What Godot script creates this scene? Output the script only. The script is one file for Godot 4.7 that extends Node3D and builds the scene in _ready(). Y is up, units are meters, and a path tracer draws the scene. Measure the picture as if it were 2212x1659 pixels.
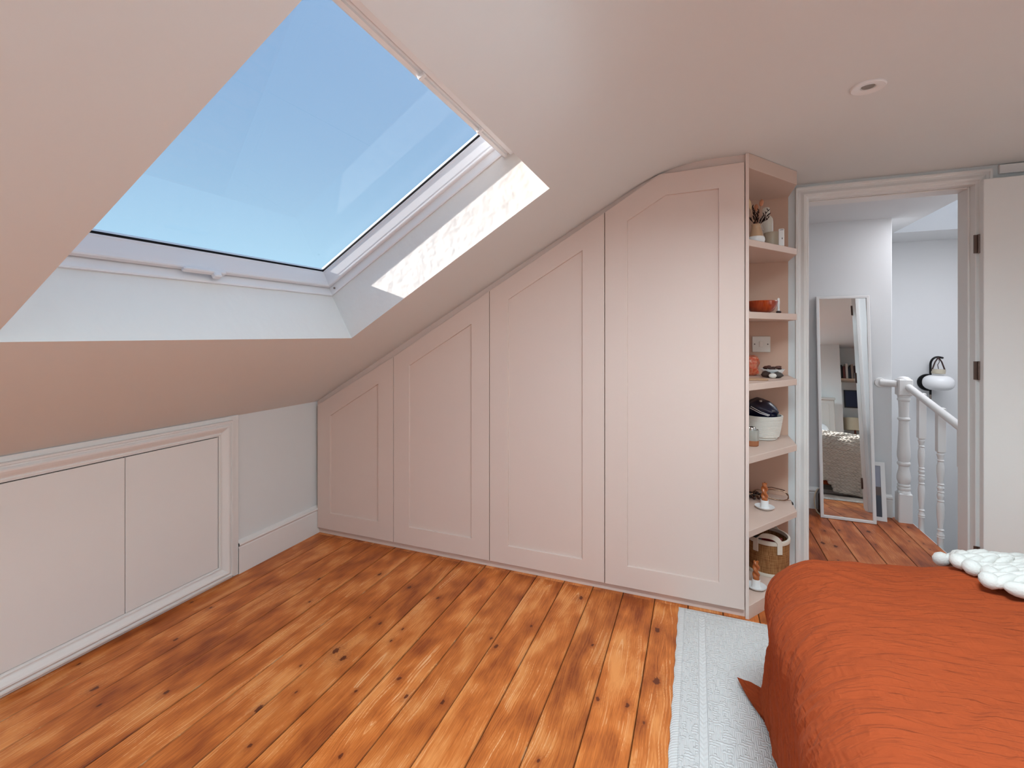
extends Node3D

# ---------------------------------------------------------------- mesh builder
class MB:
	var v := PackedVector3Array()
	var n := PackedVector3Array()
	var uv := PackedVector2Array()
	var ix := PackedInt32Array()

	func vert(p: Vector3, nn: Vector3, t := Vector2.ZERO) -> int:
		v.append(p); n.append(nn); uv.append(t)
		return v.size() - 1

	func tri_i(a: int, b: int, c: int) -> void:
		var f := (v[b] - v[a]).cross(v[c] - v[a])
		if f.dot(n[a] + n[b] + n[c]) > 0.0:
			ix.append_array(PackedInt32Array([a, c, b]))
		else:
			ix.append_array(PackedInt32Array([a, b, c]))

	func tri(a: Vector3, b: Vector3, c: Vector3, hint := Vector3.ZERO) -> void:
		var f := (b - a).cross(c - a)
		if f.length_squared() < 1e-16: return
		f = f.normalized()
		if hint != Vector3.ZERO and f.dot(hint) < 0.0: f = -f
		var i := vert(a, f)
		vert(b, f); vert(c, f)
		tri_i(i, i + 1, i + 2)

	func quad(a: Vector3, b: Vector3, c: Vector3, d: Vector3, hint := Vector3.ZERO, uvs := []) -> void:
		var f := (c - a).cross(d - b)
		if f.length_squared() < 1e-18: return
		f = f.normalized()
		if hint != Vector3.ZERO and f.dot(hint) < 0.0: f = -f
		var i := vert(a, f, uvs[0] if uvs else Vector2(0, 0))
		vert(b, f, uvs[1] if uvs else Vector2(1, 0))
		vert(c, f, uvs[2] if uvs else Vector2(1, 1))
		vert(d, f, uvs[3] if uvs else Vector2(0, 1))
		tri_i(i, i + 1, i + 2)
		tri_i(i, i + 2, i + 3)

	# box from corner to corner with chamfered edges, optionally turned by a basis about its centre
	func box(lo: Vector3, hi: Vector3, b := 0.0, basis := Basis.IDENTITY) -> void:
		var c := (lo + hi) / 2.0
		var h := (hi - lo) / 2.0
		b = minf(b, minf(h.x, minf(h.y, h.z)) * 0.9)
		var ax := [Vector3.RIGHT, Vector3.UP, Vector3.BACK]
		for k in 3:
			var p: Vector3 = ax[(k + 1) % 3]
			var q: Vector3 = ax[(k + 2) % 3]
			var o: Vector3 = ax[k]
			var hp: float = h[(k + 1) % 3] - b
			var hq: float = h[(k + 2) % 3] - b
			var ho: float = h[k]
			for s in [-1.0, 1.0]:
				var m: Vector3 = o * ho * s
				quad(c + basis * (m - p * hp - q * hq), c + basis * (m + p * hp - q * hq), c + basis * (m + p * hp + q * hq), c + basis * (m - p * hp + q * hq), basis * (o * s))
		if b <= 0.0: return
		for k in 3:
			var o: Vector3 = ax[k]
			var p: Vector3 = ax[(k + 1) % 3]
			var q: Vector3 = ax[(k + 2) % 3]
			var l: float = h[k] - b
			for sp in [-1.0, 1.0]:
				for sq in [-1.0, 1.0]:
					var a1: Vector3 = p * sp * h[(k + 1) % 3] + q * sq * (h[(k + 2) % 3] - b)
					var a2: Vector3 = p * sp * (h[(k + 1) % 3] - b) + q * sq * h[(k + 2) % 3]
					quad(c + basis * (a1 - o * l), c + basis * (a1 + o * l), c + basis * (a2 + o * l), c + basis * (a2 - o * l), basis * (p * sp + q * sq))
		for sx in [-1.0, 1.0]:
			for sy in [-1.0, 1.0]:
				for sz in [-1.0, 1.0]:
					tri(c + basis * Vector3(sx * h.x, sy * (h.y - b), sz * (h.z - b)), c + basis * Vector3(sx * (h.x - b), sy * h.y, sz * (h.z - b)), c + basis * Vector3(sx * (h.x - b), sy * (h.y - b), sz * h.z), basis * Vector3(sx, sy, sz))

	# smooth surface over rows of points; uvs optional
	func grid(rows: Array, closed_u := false, closed_v := false, uvs := []) -> void:
		var nr := rows.size()
		var nc: int = rows[0].size()
		var base := v.size()
		for i in nr:
			for j in nc:
				var r0: PackedVector3Array = rows[i]
				var a := r0[(j + 1) % nc] if closed_u else r0[mini(j + 1, nc - 1)]
				var b := r0[(j - 1 + nc) % nc] if closed_u else r0[maxi(j - 1, 0)]
				var up: PackedVector3Array = rows[(i + 1) % nr] if closed_v else rows[mini(i + 1, nr - 1)]
				var dn: PackedVector3Array = rows[(i - 1 + nr) % nr] if closed_v else rows[maxi(i - 1, 0)]
				var nn := (a - b).cross(up[j] - dn[j])
				if nn.length_squared() < 1e-20:
					nn = (r0[(j + 1) % nc] - r0[j]).cross(Vector3(0.3, 1, 0.2))
				vert(r0[j], nn.normalized(), uvs[i][j] if uvs else Vector2(float(j) / nc, float(i) / nr))
		for i in (nr if closed_v else nr - 1):
			for j in (nc if closed_u else nc - 1):
				var i2 := (i + 1) % nr
				var j2 := (j + 1) % nc
				var q := [base + i * nc + j, base + i * nc + j2, base + i2 * nc + j2, base + i2 * nc + j]
				tri_i(q[0], q[1], q[2])
				tri_i(q[0], q[2], q[3])

	# turned shape: profile of (radius, height); sharp where the profile bends more than 35 degrees; sx, sz stretch the circle
	func lathe(at: Vector3, prof: Array, segs := 28, sx := 1.0, sz := 1.0, basis := Basis.IDENTITY) -> void:
		var dirs := []
		for i in prof.size() - 1: dirs.append((prof[i + 1] - prof[i]).normalized())
		for i in prof.size() - 1:
			var d0: Vector2 = dirs[i]
			var da := d0
			var db := d0
			if i > 0 and dirs[i - 1].dot(d0) > 0.82: da = (dirs[i - 1] + d0).normalized()
			if i < dirs.size() - 1 and dirs[i + 1].dot(d0) > 0.82: db = (dirs[i + 1] + d0).normalized()
			var base := v.size()
			for j in segs + 1:
				var t := TAU * j / segs
				for e in 2:
					var p: Vector2 = prof[i + e]
					var d := da if e == 0 else db
					var nn := Vector3(d.y * cos(t) / sx, -d.x, d.y * sin(t) / sz)
					vert(at + basis * Vector3(p.x * cos(t) * sx, p.y, p.x * sin(t) * sz), (basis * nn).normalized(), Vector2(float(j) / segs, (i + e) / float(prof.size())))
			for j in segs:
				var a := base + j * 2
				if prof[i].x > 1e-5: tri_i(a, a + 2, a + 1)
				if prof[i + 1].x > 1e-5: tri_i(a + 1, a + 2, a + 3)

	func tube(pts: Array, r: Variant, segs := 10, cap := true, flat := 1.0) -> void:
		var rows := []
		var nrm := Vector3.ZERO
		for i in pts.size():
			var t: Vector3 = (pts[mini(i + 1, pts.size() - 1)] - pts[maxi(i - 1, 0)]).normalized()
			if nrm == Vector3.ZERO:
				nrm = t.cross(Vector3(0.13, 0.2, 1.0) if absf(t.z) < 0.9 else Vector3.UP).normalized()
			nrm = (nrm - t * nrm.dot(t)).normalized()
			var bi := t.cross(nrm)
			var rr: float = r[i] if r is Array else r
			var row := PackedVector3Array()
			for j in segs:
				var a := TAU * j / segs
				row.append(pts[i] + nrm * cos(a) * rr + bi * sin(a) * rr * flat)
			rows.append(row)
		var start := v.size()
		grid(rows, true)
		# turn normals outward
		for i in pts.size():
			for j in segs:
				var k := start + i * segs + j
				if n[k].dot(v[k] - pts[i]) < 0.0: n[k] = -n[k]
		if cap:
			for e in [0, pts.size() - 1]:
				var row: PackedVector3Array = rows[e]
				var hint: Vector3 = pts[e] - pts[1 if e == 0 else e - 1]
				for j in segs: tri(pts[e], row[j], row[(j + 1) % segs], hint)

	func ellipsoid(c: Vector3, bs: Basis, seg := 8, rings := 6) -> void:
		var base := v.size()
		var inv := bs.inverse().transposed()
		for i in rings + 1:
			var a := PI * i / rings
			for j in seg:
				var t := TAU * j / seg
				var p := Vector3(cos(a), sin(a) * cos(t), sin(a) * sin(t))
				vert(c + bs * p, (inv * p).normalized())
		for i in rings:
			for j in seg:
				var j2 := (j + 1) % seg
				var q := [base + i * seg + j, base + i * seg + j2, base + (i + 1) * seg + j2, base + (i + 1) * seg + j]
				if i > 0: tri_i(q[0], q[1], q[2])
				if i < rings - 1: tri_i(q[0], q[2], q[3])

	# flat polygon (given in 3-D, planar), triangulated through its two main axes
	func poly(pts: Array, hint: Vector3) -> void:
		var h := hint.normalized()
		var e1 := (pts[1] - pts[0] as Vector3).normalized()
		var e2 := h.cross(e1).normalized()
		var flat := PackedVector2Array()
		for p in pts: flat.append(Vector2((p - pts[0] as Vector3).dot(e1), (p - pts[0] as Vector3).dot(e2)))
		var t := Geometry2D.triangulate_polygon(flat)
		for k in range(0, t.size(), 3): tri(pts[t[k]], pts[t[k + 1]], pts[t[k + 2]], h)

	# loft between outlines with the same number of points (open or closed)
	func loft(rings: Array, closed := true) -> void:
		for i in rings.size() - 1:
			var a: Array = rings[i]
			var b: Array = rings[i + 1]
			for j in (a.size() if closed else a.size() - 1):
				var j2 := (j + 1) % a.size()
				quad(a[j], a[j2], b[j2], b[j])

	func mesh() -> ArrayMesh:
		for k in range(0, ix.size(), 3):   # every face the way its normals point
			var a := ix[k]
			var b := ix[k + 1]
			var c := ix[k + 2]
			if (v[b] - v[a]).cross(v[c] - v[a]).dot(n[a] + n[b] + n[c]) > 0.0:
				ix[k + 1] = c
				ix[k + 2] = b
		var arr := []
		arr.resize(Mesh.ARRAY_MAX)
		arr[Mesh.ARRAY_VERTEX] = v
		arr[Mesh.ARRAY_NORMAL] = n
		arr[Mesh.ARRAY_TEX_UV] = uv
		arr[Mesh.ARRAY_INDEX] = ix
		var m := ArrayMesh.new()
		m.add_surface_from_arrays(Mesh.PRIMITIVE_TRIANGLES, arr)
		return m


# ---------------------------------------------------------------- scene helpers
var taken := {}
var M := {}

func numbered(called: String) -> String:
	if not taken.has(called):
		taken[called] = 0
		return called
	taken[called] += 1
	return "%s_%03d" % [called, taken[called]]

func tag(o: Node, label: String, category: String, group := "") -> Node:
	o.set_meta("label", label)
	if category: o.set_meta("category", category)
	if group: o.set_meta("group", group)
	return o

func thing(called: String, label: String, category: String, at := Vector3.ZERO, group := "") -> Node3D:
	var o := Node3D.new()
	o.name = numbered(called)
	o.position = at
	add_child(o)
	tag(o, label, category, group)
	return o

func obj(called: String, mb: MB, m: Material, parent: Node = null, at := Vector3.ZERO) -> MeshInstance3D:
	var o := MeshInstance3D.new()
	o.mesh = mb.mesh()
	o.material_override = m
	o.position = at
	if parent == null:
		o.name = numbered(called)
		add_child(o)
	else:
		o.name = called
		parent.add_child(o, true)
	return o

func struct(called: String, mb: MB, m: Material, label: String) -> MeshInstance3D:
	var o := obj(called, mb, m)
	o.set_meta("kind", "structure")
	o.set_meta("label", label)
	return o

func mat(col: Color, rough := 0.6, spec := 0.5) -> StandardMaterial3D:
	var m := StandardMaterial3D.new()
	m.albedo_color = col
	m.roughness = rough
	m.metallic_specular = spec
	m.cull_mode = BaseMaterial3D.CULL_DISABLED
	return m

func metal(col: Color, rough: float) -> StandardMaterial3D:
	var m := mat(col, rough)
	m.metallic = 1.0
	return m

func noise(seed_: int, freq: float, oct := 3) -> FastNoiseLite:
	var f := FastNoiseLite.new()
	f.noise_type = FastNoiseLite.TYPE_SIMPLEX_SMOOTH
	f.seed = seed_
	f.frequency = freq
	f.fractal_type = FastNoiseLite.FRACTAL_FBM
	f.fractal_octaves = oct
	return f

func bump_noise(m: StandardMaterial3D, seed_: int, freq: float, cm: float, scale: float, size := 256) -> void:
	var t := NoiseTexture2D.new()
	t.width = size; t.height = size
	t.seamless = true
	t.noise = noise(seed_, freq, 3)
	m.heightmap_enabled = true
	m.heightmap_texture = t
	m.heightmap_scale = cm
	m.uv1_triplanar = true
	m.uv1_scale = Vector3.ONE * scale

func img_tex(im: Image) -> ImageTexture:
	return ImageTexture.create_from_image(im)


# ---------------------------------------------------------------- room measures
const CEIL := 2.127
const TANS := 0.575
const KNEE := 0.867
var PHI := atan(TANS)
var UU := Vector3(cos(atan(TANS)), sin(atan(TANS)), 0)
var NN := Vector3(sin(atan(TANS)), -cos(atan(TANS)), 0)   # into the room

func SP(u: float, off: float, z: float) -> Vector3:       # a point of the roof slope: up the slope, out of the room, along the wall
	return Vector3(0, KNEE, 0) + UU * u - NN * off + Vector3(0, 0, z)

func ceil_y(x: float) -> float:                           # underside of the ceiling over x, with its soft bend
	if x <= 2.0: return KNEE + TANS * x
	if x >= 2.382: return CEIL
	var t := (x - 2.0) / 0.382
	return (1 - t) * (1 - t) * (KNEE + TANS * 2.0) + (1 - (1 - t) * (1 - t)) * CEIL

# opening of the roof window, drawn in by iu / iz and taken out by off; slanted share s of its right side
# (w = 0 the one in view, w = 1 an unseen one added beside the camera for more sunlight)
func win_rect(iu: float, iz: float, off: float, s := 1.0, w := 0) -> Array:
	var zb: float = [0.512, 2.26][w]
	var zt: float = [0.586, 2.26][w]
	var ze: float = [1.79, 3.34][w]
	return [SP(0.83 + iu, off, zb + iz), SP(2.035 - iu, off, lerpf(zb, zt, s) + iz), SP(2.035 - iu, off, ze - iz), SP(0.83 + iu, off, ze - iz)]


func _ready() -> void:
	setup_light()
	make_materials()
	make_shell()
	make_floor()
	make_roof_window()
	make_roof_window(1)
	make_knee_wall()
	make_wardrobe()
	make_corner_shelves()
	make_doorway()
	make_landing()
	make_mirror_group()
	make_bed()
	make_rug()
	make_shelf_things()
	make_small_things()
	make_room_behind()


func setup_light() -> void:
	# ---- camera
	var cam := Camera3D.new()
	cam.name = "camera"
	cam.position = Vector3(2.3115, 1.30, 2.3799)
	cam.rotation.y = deg_to_rad(21.55)
	cam.projection = Camera3D.PROJECTION_FRUSTUM
	cam.near = 0.05
	cam.far = 200.0
	cam.size = 0.05 * 1659.0 / 1013.0
	cam.frustum_offset = Vector2(0, -0.05 * (829.5 - 722.0) / 1013.0)
	cam.current = true
	add_child(cam)
	# ---- sky
	var sky := ProceduralSkyMaterial.new()
	sky.sky_top_color = Color(0.513, 0.660, 0.820)
	sky.sky_horizon_color = Color(0.79, 0.98, 1.045)
	sky.sky_curve = 0.13
	sky.ground_bottom_color = Color(0.35, 0.33, 0.31)
	sky.ground_horizon_color = Color(0.6, 0.62, 0.62)
	var env := Environment.new()
	env.background_mode = Environment.BG_SKY
	env.sky = Sky.new()
	env.sky.sky_material = sky
	env.tonemap_mode = Environment.TONE_MAPPER_LINEAR
	env.tonemap_exposure = 1.12
	env.sdfgi_enabled = true
	env.ssao_enabled = true
	env.ssil_enabled = true
	var we := WorldEnvironment.new()
	we.name = "world"
	we.environment = env
	add_child(we)
	# ---- sun, low and almost along the roof window
	var sun := DirectionalLight3D.new()
	sun.name = "sun"
	var s := NN + UU * 0.88 + Vector3(0, 0, -0.206)
	sun.look_at_from_position(Vector3.ZERO, s, Vector3.UP)
	sun.light_color = Color(1.0, 0.975, 0.95)
	sun.light_energy = 3.8
	sun.light_angular_distance = 0.6
	sun.shadow_enabled = true
	sun.sky_mode = DirectionalLight3D.SKY_MODE_LIGHT_ONLY
	add_child(sun)
	# ---- daylight at windows; all but the stairwell rooflight are unseen, added to brighten the room
	area("added_light_front", Vector3(2.9, 1.68, 3.40), Vector3(0, 0, -1), Vector2(0.95, 0.7), 0.35, Color(0.86, 0.955, 1.0))
	area("added_light_above", Vector3(2.68, 2.235, 1.62), Vector3(0, -1, 0), Vector2(0.44, 0.62), 5.0, Color(0.86, 0.955, 1.0))
	area("added_light_slope", SP(1.43, 0.20, 2.80), NN, Vector2(0.95, 1.05), 2.6, Color(0.86, 0.955, 1.0))
	area("daylight_stair", Vector3(4.2, 2.12, -1.50), Vector3(0, -1, 0), Vector2(0.75, 1.0), 1.6, Color(0.96, 0.97, 1.0))


func area(called: String, at: Vector3, dir: Vector3, size: Vector2, energy: float, col: Color) -> void:
	var l := AreaLight3D.new()
	l.name = called
	l.area_size = size
	l.light_energy = energy
	l.light_color = col
	l.shadow_enabled = true
	l.area_range = 12.0
	l.area_attenuation = 2.0
	add_child(l)
	l.look_at_from_position(at, at + dir, Vector3.UP if absf(dir.y) < 0.9 else Vector3.RIGHT)


func make_materials() -> void:
	M.wall = mat(Color(0.878, 0.884, 0.880), 0.75, 0.3)
	M.hallwall = mat(Color(0.885, 0.885, 0.885), 0.75, 0.3)
	M.trim = mat(Color(0.91, 0.895, 0.88), 0.4, 0.4)
	M.frame = mat(Color(0.90, 0.91, 0.925), 0.35, 0.5)
	M.reveal = mat(Color(0.885, 0.875, 0.86), 0.7, 0.3)
	bump_noise(M.reveal, 5, 0.02, 0.25, 2.2)
	M.paint = mat(Color(0.868, 0.782, 0.738), 0.5, 0.35)
	M.paint2 = mat(Color(0.868, 0.782, 0.738), 0.55, 0.35)
	M.inner = mat(Color(0.805, 0.665, 0.585), 0.55, 0.3)  # unit paint made tanner: shade at the back of the shelves put into colour
	M.shelf = mat(Color(0.85, 0.745, 0.685), 0.5, 0.35)  # unit paint slightly darkened for the shade inside the shelves
	M.gap = mat(Color(0.12, 0.09, 0.08), 0.9, 0.1)
	M.dark = mat(Color(0.03, 0.03, 0.035), 0.4, 0.4)
	M.black = mat(Color(0.03, 0.03, 0.04), 0.45, 0.4)
	M.gasket = mat(Color(0.12, 0.12, 0.13), 0.7, 0.2)
	M.steel = metal(Color(0.62, 0.58, 0.55), 0.35)
	M.hinge = metal(Color(0.45, 0.38, 0.35), 0.4)
	M.white = mat(Color(0.92, 0.91, 0.90), 0.3, 0.5)
	var gl := StandardMaterial3D.new()
	gl.albedo_color = Color(1, 1, 1, 0.03)
	gl.transparency = BaseMaterial3D.TRANSPARENCY_ALPHA
	gl.roughness = 0.0
	gl.metallic_specular = 0.5
	M.glass = gl
	M.mirror = metal(Color(0.93, 0.94, 0.94), 0.0)


# ---------------------------------------------------------------- the shell of the room
func gable(m: MB, xa: float, xb: float, y0: float, za: float, zb: float) -> void:   # a wall between two heights of the roof, its top inside the roof's thickness
	var pts := [Vector2(xa, y0), Vector2(xb, y0)]
	for k in 9:
		var x := lerpf(xb, xa, k / 8.0)
		pts.append(Vector2(x, minf(KNEE + TANS * x + 0.22, 2.72)))
	var a := []
	var b := []
	for p in pts:
		a.append(Vector3(p.x, p.y, za)); b.append(Vector3(p.x, p.y, zb))
	m.loft([a, b])
	m.poly(a, Vector3(0, 0, za - zb))
	m.poly(b, Vector3(0, 0, zb - za))

func make_shell() -> void:
	# ceiling: slope round the roof window, soft bend, flat part; roof outside
	var c := MB.new()
	var z0 := -0.66
	var z1 := 3.5
	var r := win_rect(0, 0, 0)
	c.quad(SP(-0.03, 0, z0), SP(0.83, 0, z0), SP(0.83, 0, z1), SP(-0.03, 0, z1), NN)
	c.quad(SP(0.83, 0, z0), SP(2.035, 0, z0), r[1], r[0], NN)
	var r2 := win_rect(0, 0, 0, 1.0, 1)
	c.quad(r[3], r[2], r2[1], r2[0], NN)
	c.quad(r2[3], r2[2], SP(2.035, 0, z1), SP(0.83, 0, z1), NN)
	c.quad(SP(2.035, 0, z0), SP(2.307, 0, z0), SP(2.307, 0, z1), SP(2.035, 0, z1), NN)
	var rows := []
	for i in 13:
		var x := 2.0 + 0.382 * i / 12.0
		rows.append(PackedVector3Array([Vector3(x, ceil_y(x), z0), Vector3(x, ceil_y(x), z1)]))
	var k0 := c.v.size()
	c.grid(rows)
	for k in range(k0, c.v.size()):
		if c.n[k].y > 0: c.n[k] = -c.n[k]
	var ra := Vector2(2.41, 1.27)      # unseen rooflight, added to bring light from above
	var rb := Vector2(2.95, 1.97)
	for f in [[2.382, z0, 4.75, ra.y], [2.382, rb.y, 4.75, z1], [2.382, ra.y, ra.x, rb.y], [rb.x, ra.y, 4.75, rb.y]]:
		c.quad(Vector3(f[0], CEIL, f[1]), Vector3(f[2], CEIL, f[1]), Vector3(f[2], CEIL, f[3]), Vector3(f[0], CEIL, f[3]), Vector3.DOWN)
	var sh := []
	for y in [CEIL, 2.80]: sh.append([Vector3(ra.x, y, ra.y), Vector3(rb.x, y, ra.y), Vector3(rb.x, y, rb.y), Vector3(ra.x, y, rb.y)])
	c.loft(sh)
	# roof skin
	var ro := win_rect(0, 0, 0.37)
	c.quad(SP(-0.6, 0.37, z0), SP(0.83, 0.37, z0), SP(0.83, 0.37, z1), SP(-0.6, 0.37, z1), -NN)
	c.quad(SP(0.83, 0.37, z0), SP(2.035, 0.37, z0), ro[1], ro[0], -NN)
	var ro2 := win_rect(0, 0, 0.37, 1.0, 1)
	c.quad(ro[3], ro[2], ro2[1], ro2[0], -NN)
	c.quad(ro2[3], ro2[2], SP(2.035, 0.37, z1), SP(0.83, 0.37, z1), -NN)
	var ue := 2.98
	var e := SP(ue, 0.37, 0)
	c.quad(SP(2.035, 0.37, z0), SP(ue, 0.37, z0), SP(ue, 0.37, z1), SP(2.035, 0.37, z1), -NN)
	for f in [[e.x, z0, 4.8, ra.y], [e.x, rb.y, 4.8, z1], [e.x, ra.y, ra.x, rb.y], [rb.x, ra.y, 4.8, rb.y]]:
		c.quad(Vector3(f[0], e.y, f[1]), Vector3(f[2], e.y, f[1]), Vector3(f[2], e.y, f[3]), Vector3(f[0], e.y, f[3]), Vector3.UP)
	struct("ceiling", c, M.wall, "pale sloping and flat plastered ceiling")
	var rv := MB.new()
	for k in 2:
		rv = MB.new()
		rv.loft([win_rect(0, 0, 0, 1.0, k), win_rect(0, 0, 0.24, 1.0, k), win_rect(0, 0, 0.37, 1.0, k)])
		obj("window_reveal", rv, M.reveal, get_node("ceiling")).set_meta("label", ["white plaster reveal lining the roof window opening", "white plaster reveal of the added unseen roof window"][k])
	# walls
	var w := MB.new()
	w.box(Vector3(-0.3, -0.3, -0.75), Vector3(-0.015, KNEE - 0.004, 3.6))
	w.box(Vector3(-0.6, -0.3, -0.75), Vector3(-0.3, 1.15, 3.6))
	struct("wall_left", w, M.wall, "low white knee wall under the sloping ceiling")
	w = MB.new()
	gable(w, -0.3, 2.862, -0.1, -0.74, -0.62)
	gable(w, 3.600, 4.9, -0.1, -0.74, -0.62)
	gable(w, 2.862, 3.600, 2.056, -0.74, -0.62)
	struct("wall_back", w, M.wall, "pale wall holding the doorway to the landing")
	w = MB.new()
	w.box(Vector3(4.6, -0.1, -0.62), Vector3(4.85, 2.75, 0.95))
	w.box(Vector3(4.6, -0.1, 2.45), Vector3(4.85, 2.75, 3.6))
	w.box(Vector3(4.6, -0.1, 0.95), Vector3(4.85, 0.95, 2.45))
	w.box(Vector3(4.6, 1.95, 0.95), Vector3(4.85, 2.75, 2.45))
	struct("wall_right", w, M.wall, "white side wall beyond the bed")
	w = MB.new()
	gable(w, -0.3, 2.4, -0.1, 3.45, 3.6)
	gable(w, 3.4, 4.85, -0.1, 3.45, 3.6)
	gable(w, 2.4, 3.4, 2.06, 3.45, 3.6)
	w.box(Vector3(2.4, -0.1, 3.45), Vector3(3.4, 1.3, 3.6))
	struct("wall_front", w, M.wall, "white wall with a chimney breast behind the headboard")
	w = MB.new()
	w.box(Vector3(3.5, -0.1, 3.12), Vector3(4.19, CEIL, 3.449))
	struct("wall_chimney", w, M.wall, "white chimney breast behind the headboard")
	# unseen windows added around the camera to light the room
	var rl := Node3D.new()
	rl.name = "added_window_5"
	add_child(rl)
	rl.set_meta("kind", "structure")
	rl.set_meta("label", "added unseen flat rooflight in the ceiling behind the camera")
	var rf := MB.new()
	for q in [[ra.x, ra.y, rb.x, ra.y + 0.05], [ra.x, rb.y - 0.05, rb.x, rb.y], [ra.x, ra.y + 0.05, ra.x + 0.05, rb.y - 0.05], [rb.x - 0.05, ra.y + 0.05, rb.x, rb.y - 0.05]]:
		rf.box(Vector3(q[0], 2.24, q[1]), Vector3(q[2], 2.30, q[3]), 0.002)
	obj("window_frame", rf, M.frame, rl)
	var rp := MB.new()
	rp.quad(Vector3(ra.x, 2.27, ra.y), Vector3(rb.x, 2.27, ra.y), Vector3(rb.x, 2.27, rb.y), Vector3(ra.x, 2.27, rb.y), Vector3.DOWN)
	obj("pane", rp, M.glass, rl)
	for d in [[Vector3(4.70, 0.95, 0.95), Vector3(4.76, 1.95, 2.45), 0], [Vector3(2.4, 1.3, 3.50), Vector3(3.4, 2.06, 3.56), 2]]:
		var o := Node3D.new()
		o.name = "added_window_2" if d[2] == 0 else "added_window_3"
		add_child(o)
		o.set_meta("kind", "structure")
		o.set_meta("label", "added unseen white framed window in the %s wall" % ["right", "", "front"][d[2]])
		var lo: Vector3 = d[0]
		var hi: Vector3 = d[1]
		var f := MB.new()
		var t := 0.06
		if d[2] == 0:
			f.box(lo, Vector3(hi.x, hi.y, lo.z + t)); f.box(Vector3(lo.x, lo.y, hi.z - t), hi)
			f.box(lo, Vector3(hi.x, lo.y + t, hi.z)); f.box(Vector3(lo.x, hi.y - t, lo.z), hi)
			f.box(Vector3(lo.x, lo.y, 1.67), Vector3(hi.x, hi.y, 1.73))
		else:
			f.box(lo, Vector3(lo.x + t, hi.y, hi.z)); f.box(Vector3(hi.x - t, lo.y, lo.z), hi)
			f.box(lo, Vector3(hi.x, lo.y + t, hi.z)); f.box(Vector3(lo.x, hi.y - t, lo.z), hi)
		obj("window_frame", f, M.frame, o)
		var p := MB.new()
		if d[2] == 0: p.quad(Vector3(4.73, lo.y, lo.z), Vector3(4.73, hi.y, lo.z), Vector3(4.73, hi.y, hi.z), Vector3(4.73, lo.y, hi.z), Vector3.LEFT)
		else: p.quad(Vector3(lo.x, lo.y, 3.53), Vector3(hi.x, lo.y, 3.53), Vector3(hi.x, hi.y, 3.53), Vector3(lo.x, hi.y, 3.53), Vector3.FORWARD)
		obj("pane", p, M.glass, o)


# ---------------------------------------------------------------- floor boards
const KNOTS := [[0.255,1.341,0.010],[0.245,1.047,0.008],[0.519,1.256,0.009],[0.361,1.382,0.007],[0.929,0.853,0.015],[0.990,0.876,0.012],[0.896,1.187,0.012],[0.996,1.305,0.007],[1.263,0.888,0.009],[1.340,0.953,0.008],[1.288,1.228,0.008],[1.475,0.927,0.009],[1.531,0.587,0.010],[1.154,0.998,0.006],[1.121,0.361,0.008],[1.102,0.631,0.006],[1.102,0.715,0.006],[2.169,0.543,0.015],[2.148,0.225,0.013],[2.085,0.702,0.008],[1.980,0.712,0.008],[1.904,0.431,0.006],[0.934,0.331,0.011],[0.984,0.635,0.009],[1.778,0.102,0.012],[0.955,1.082,0.005],[0.864,0.971,0.005],[2.144,0.756,0.005],[0.443,0.436,0.008],[0.710,0.279,0.010],[0.043,1.287,0.006],[0.029,0.832,0.006],[0.158,0.831,0.006],[0.912,0.615,0.005],[1.624,0.404,0.007],[1.493,0.545,0.006],[0.56,0.62,0.006],[1.70,1.15,0.008],[1.86,1.02,0.006]]
var plank_tex := []

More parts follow.
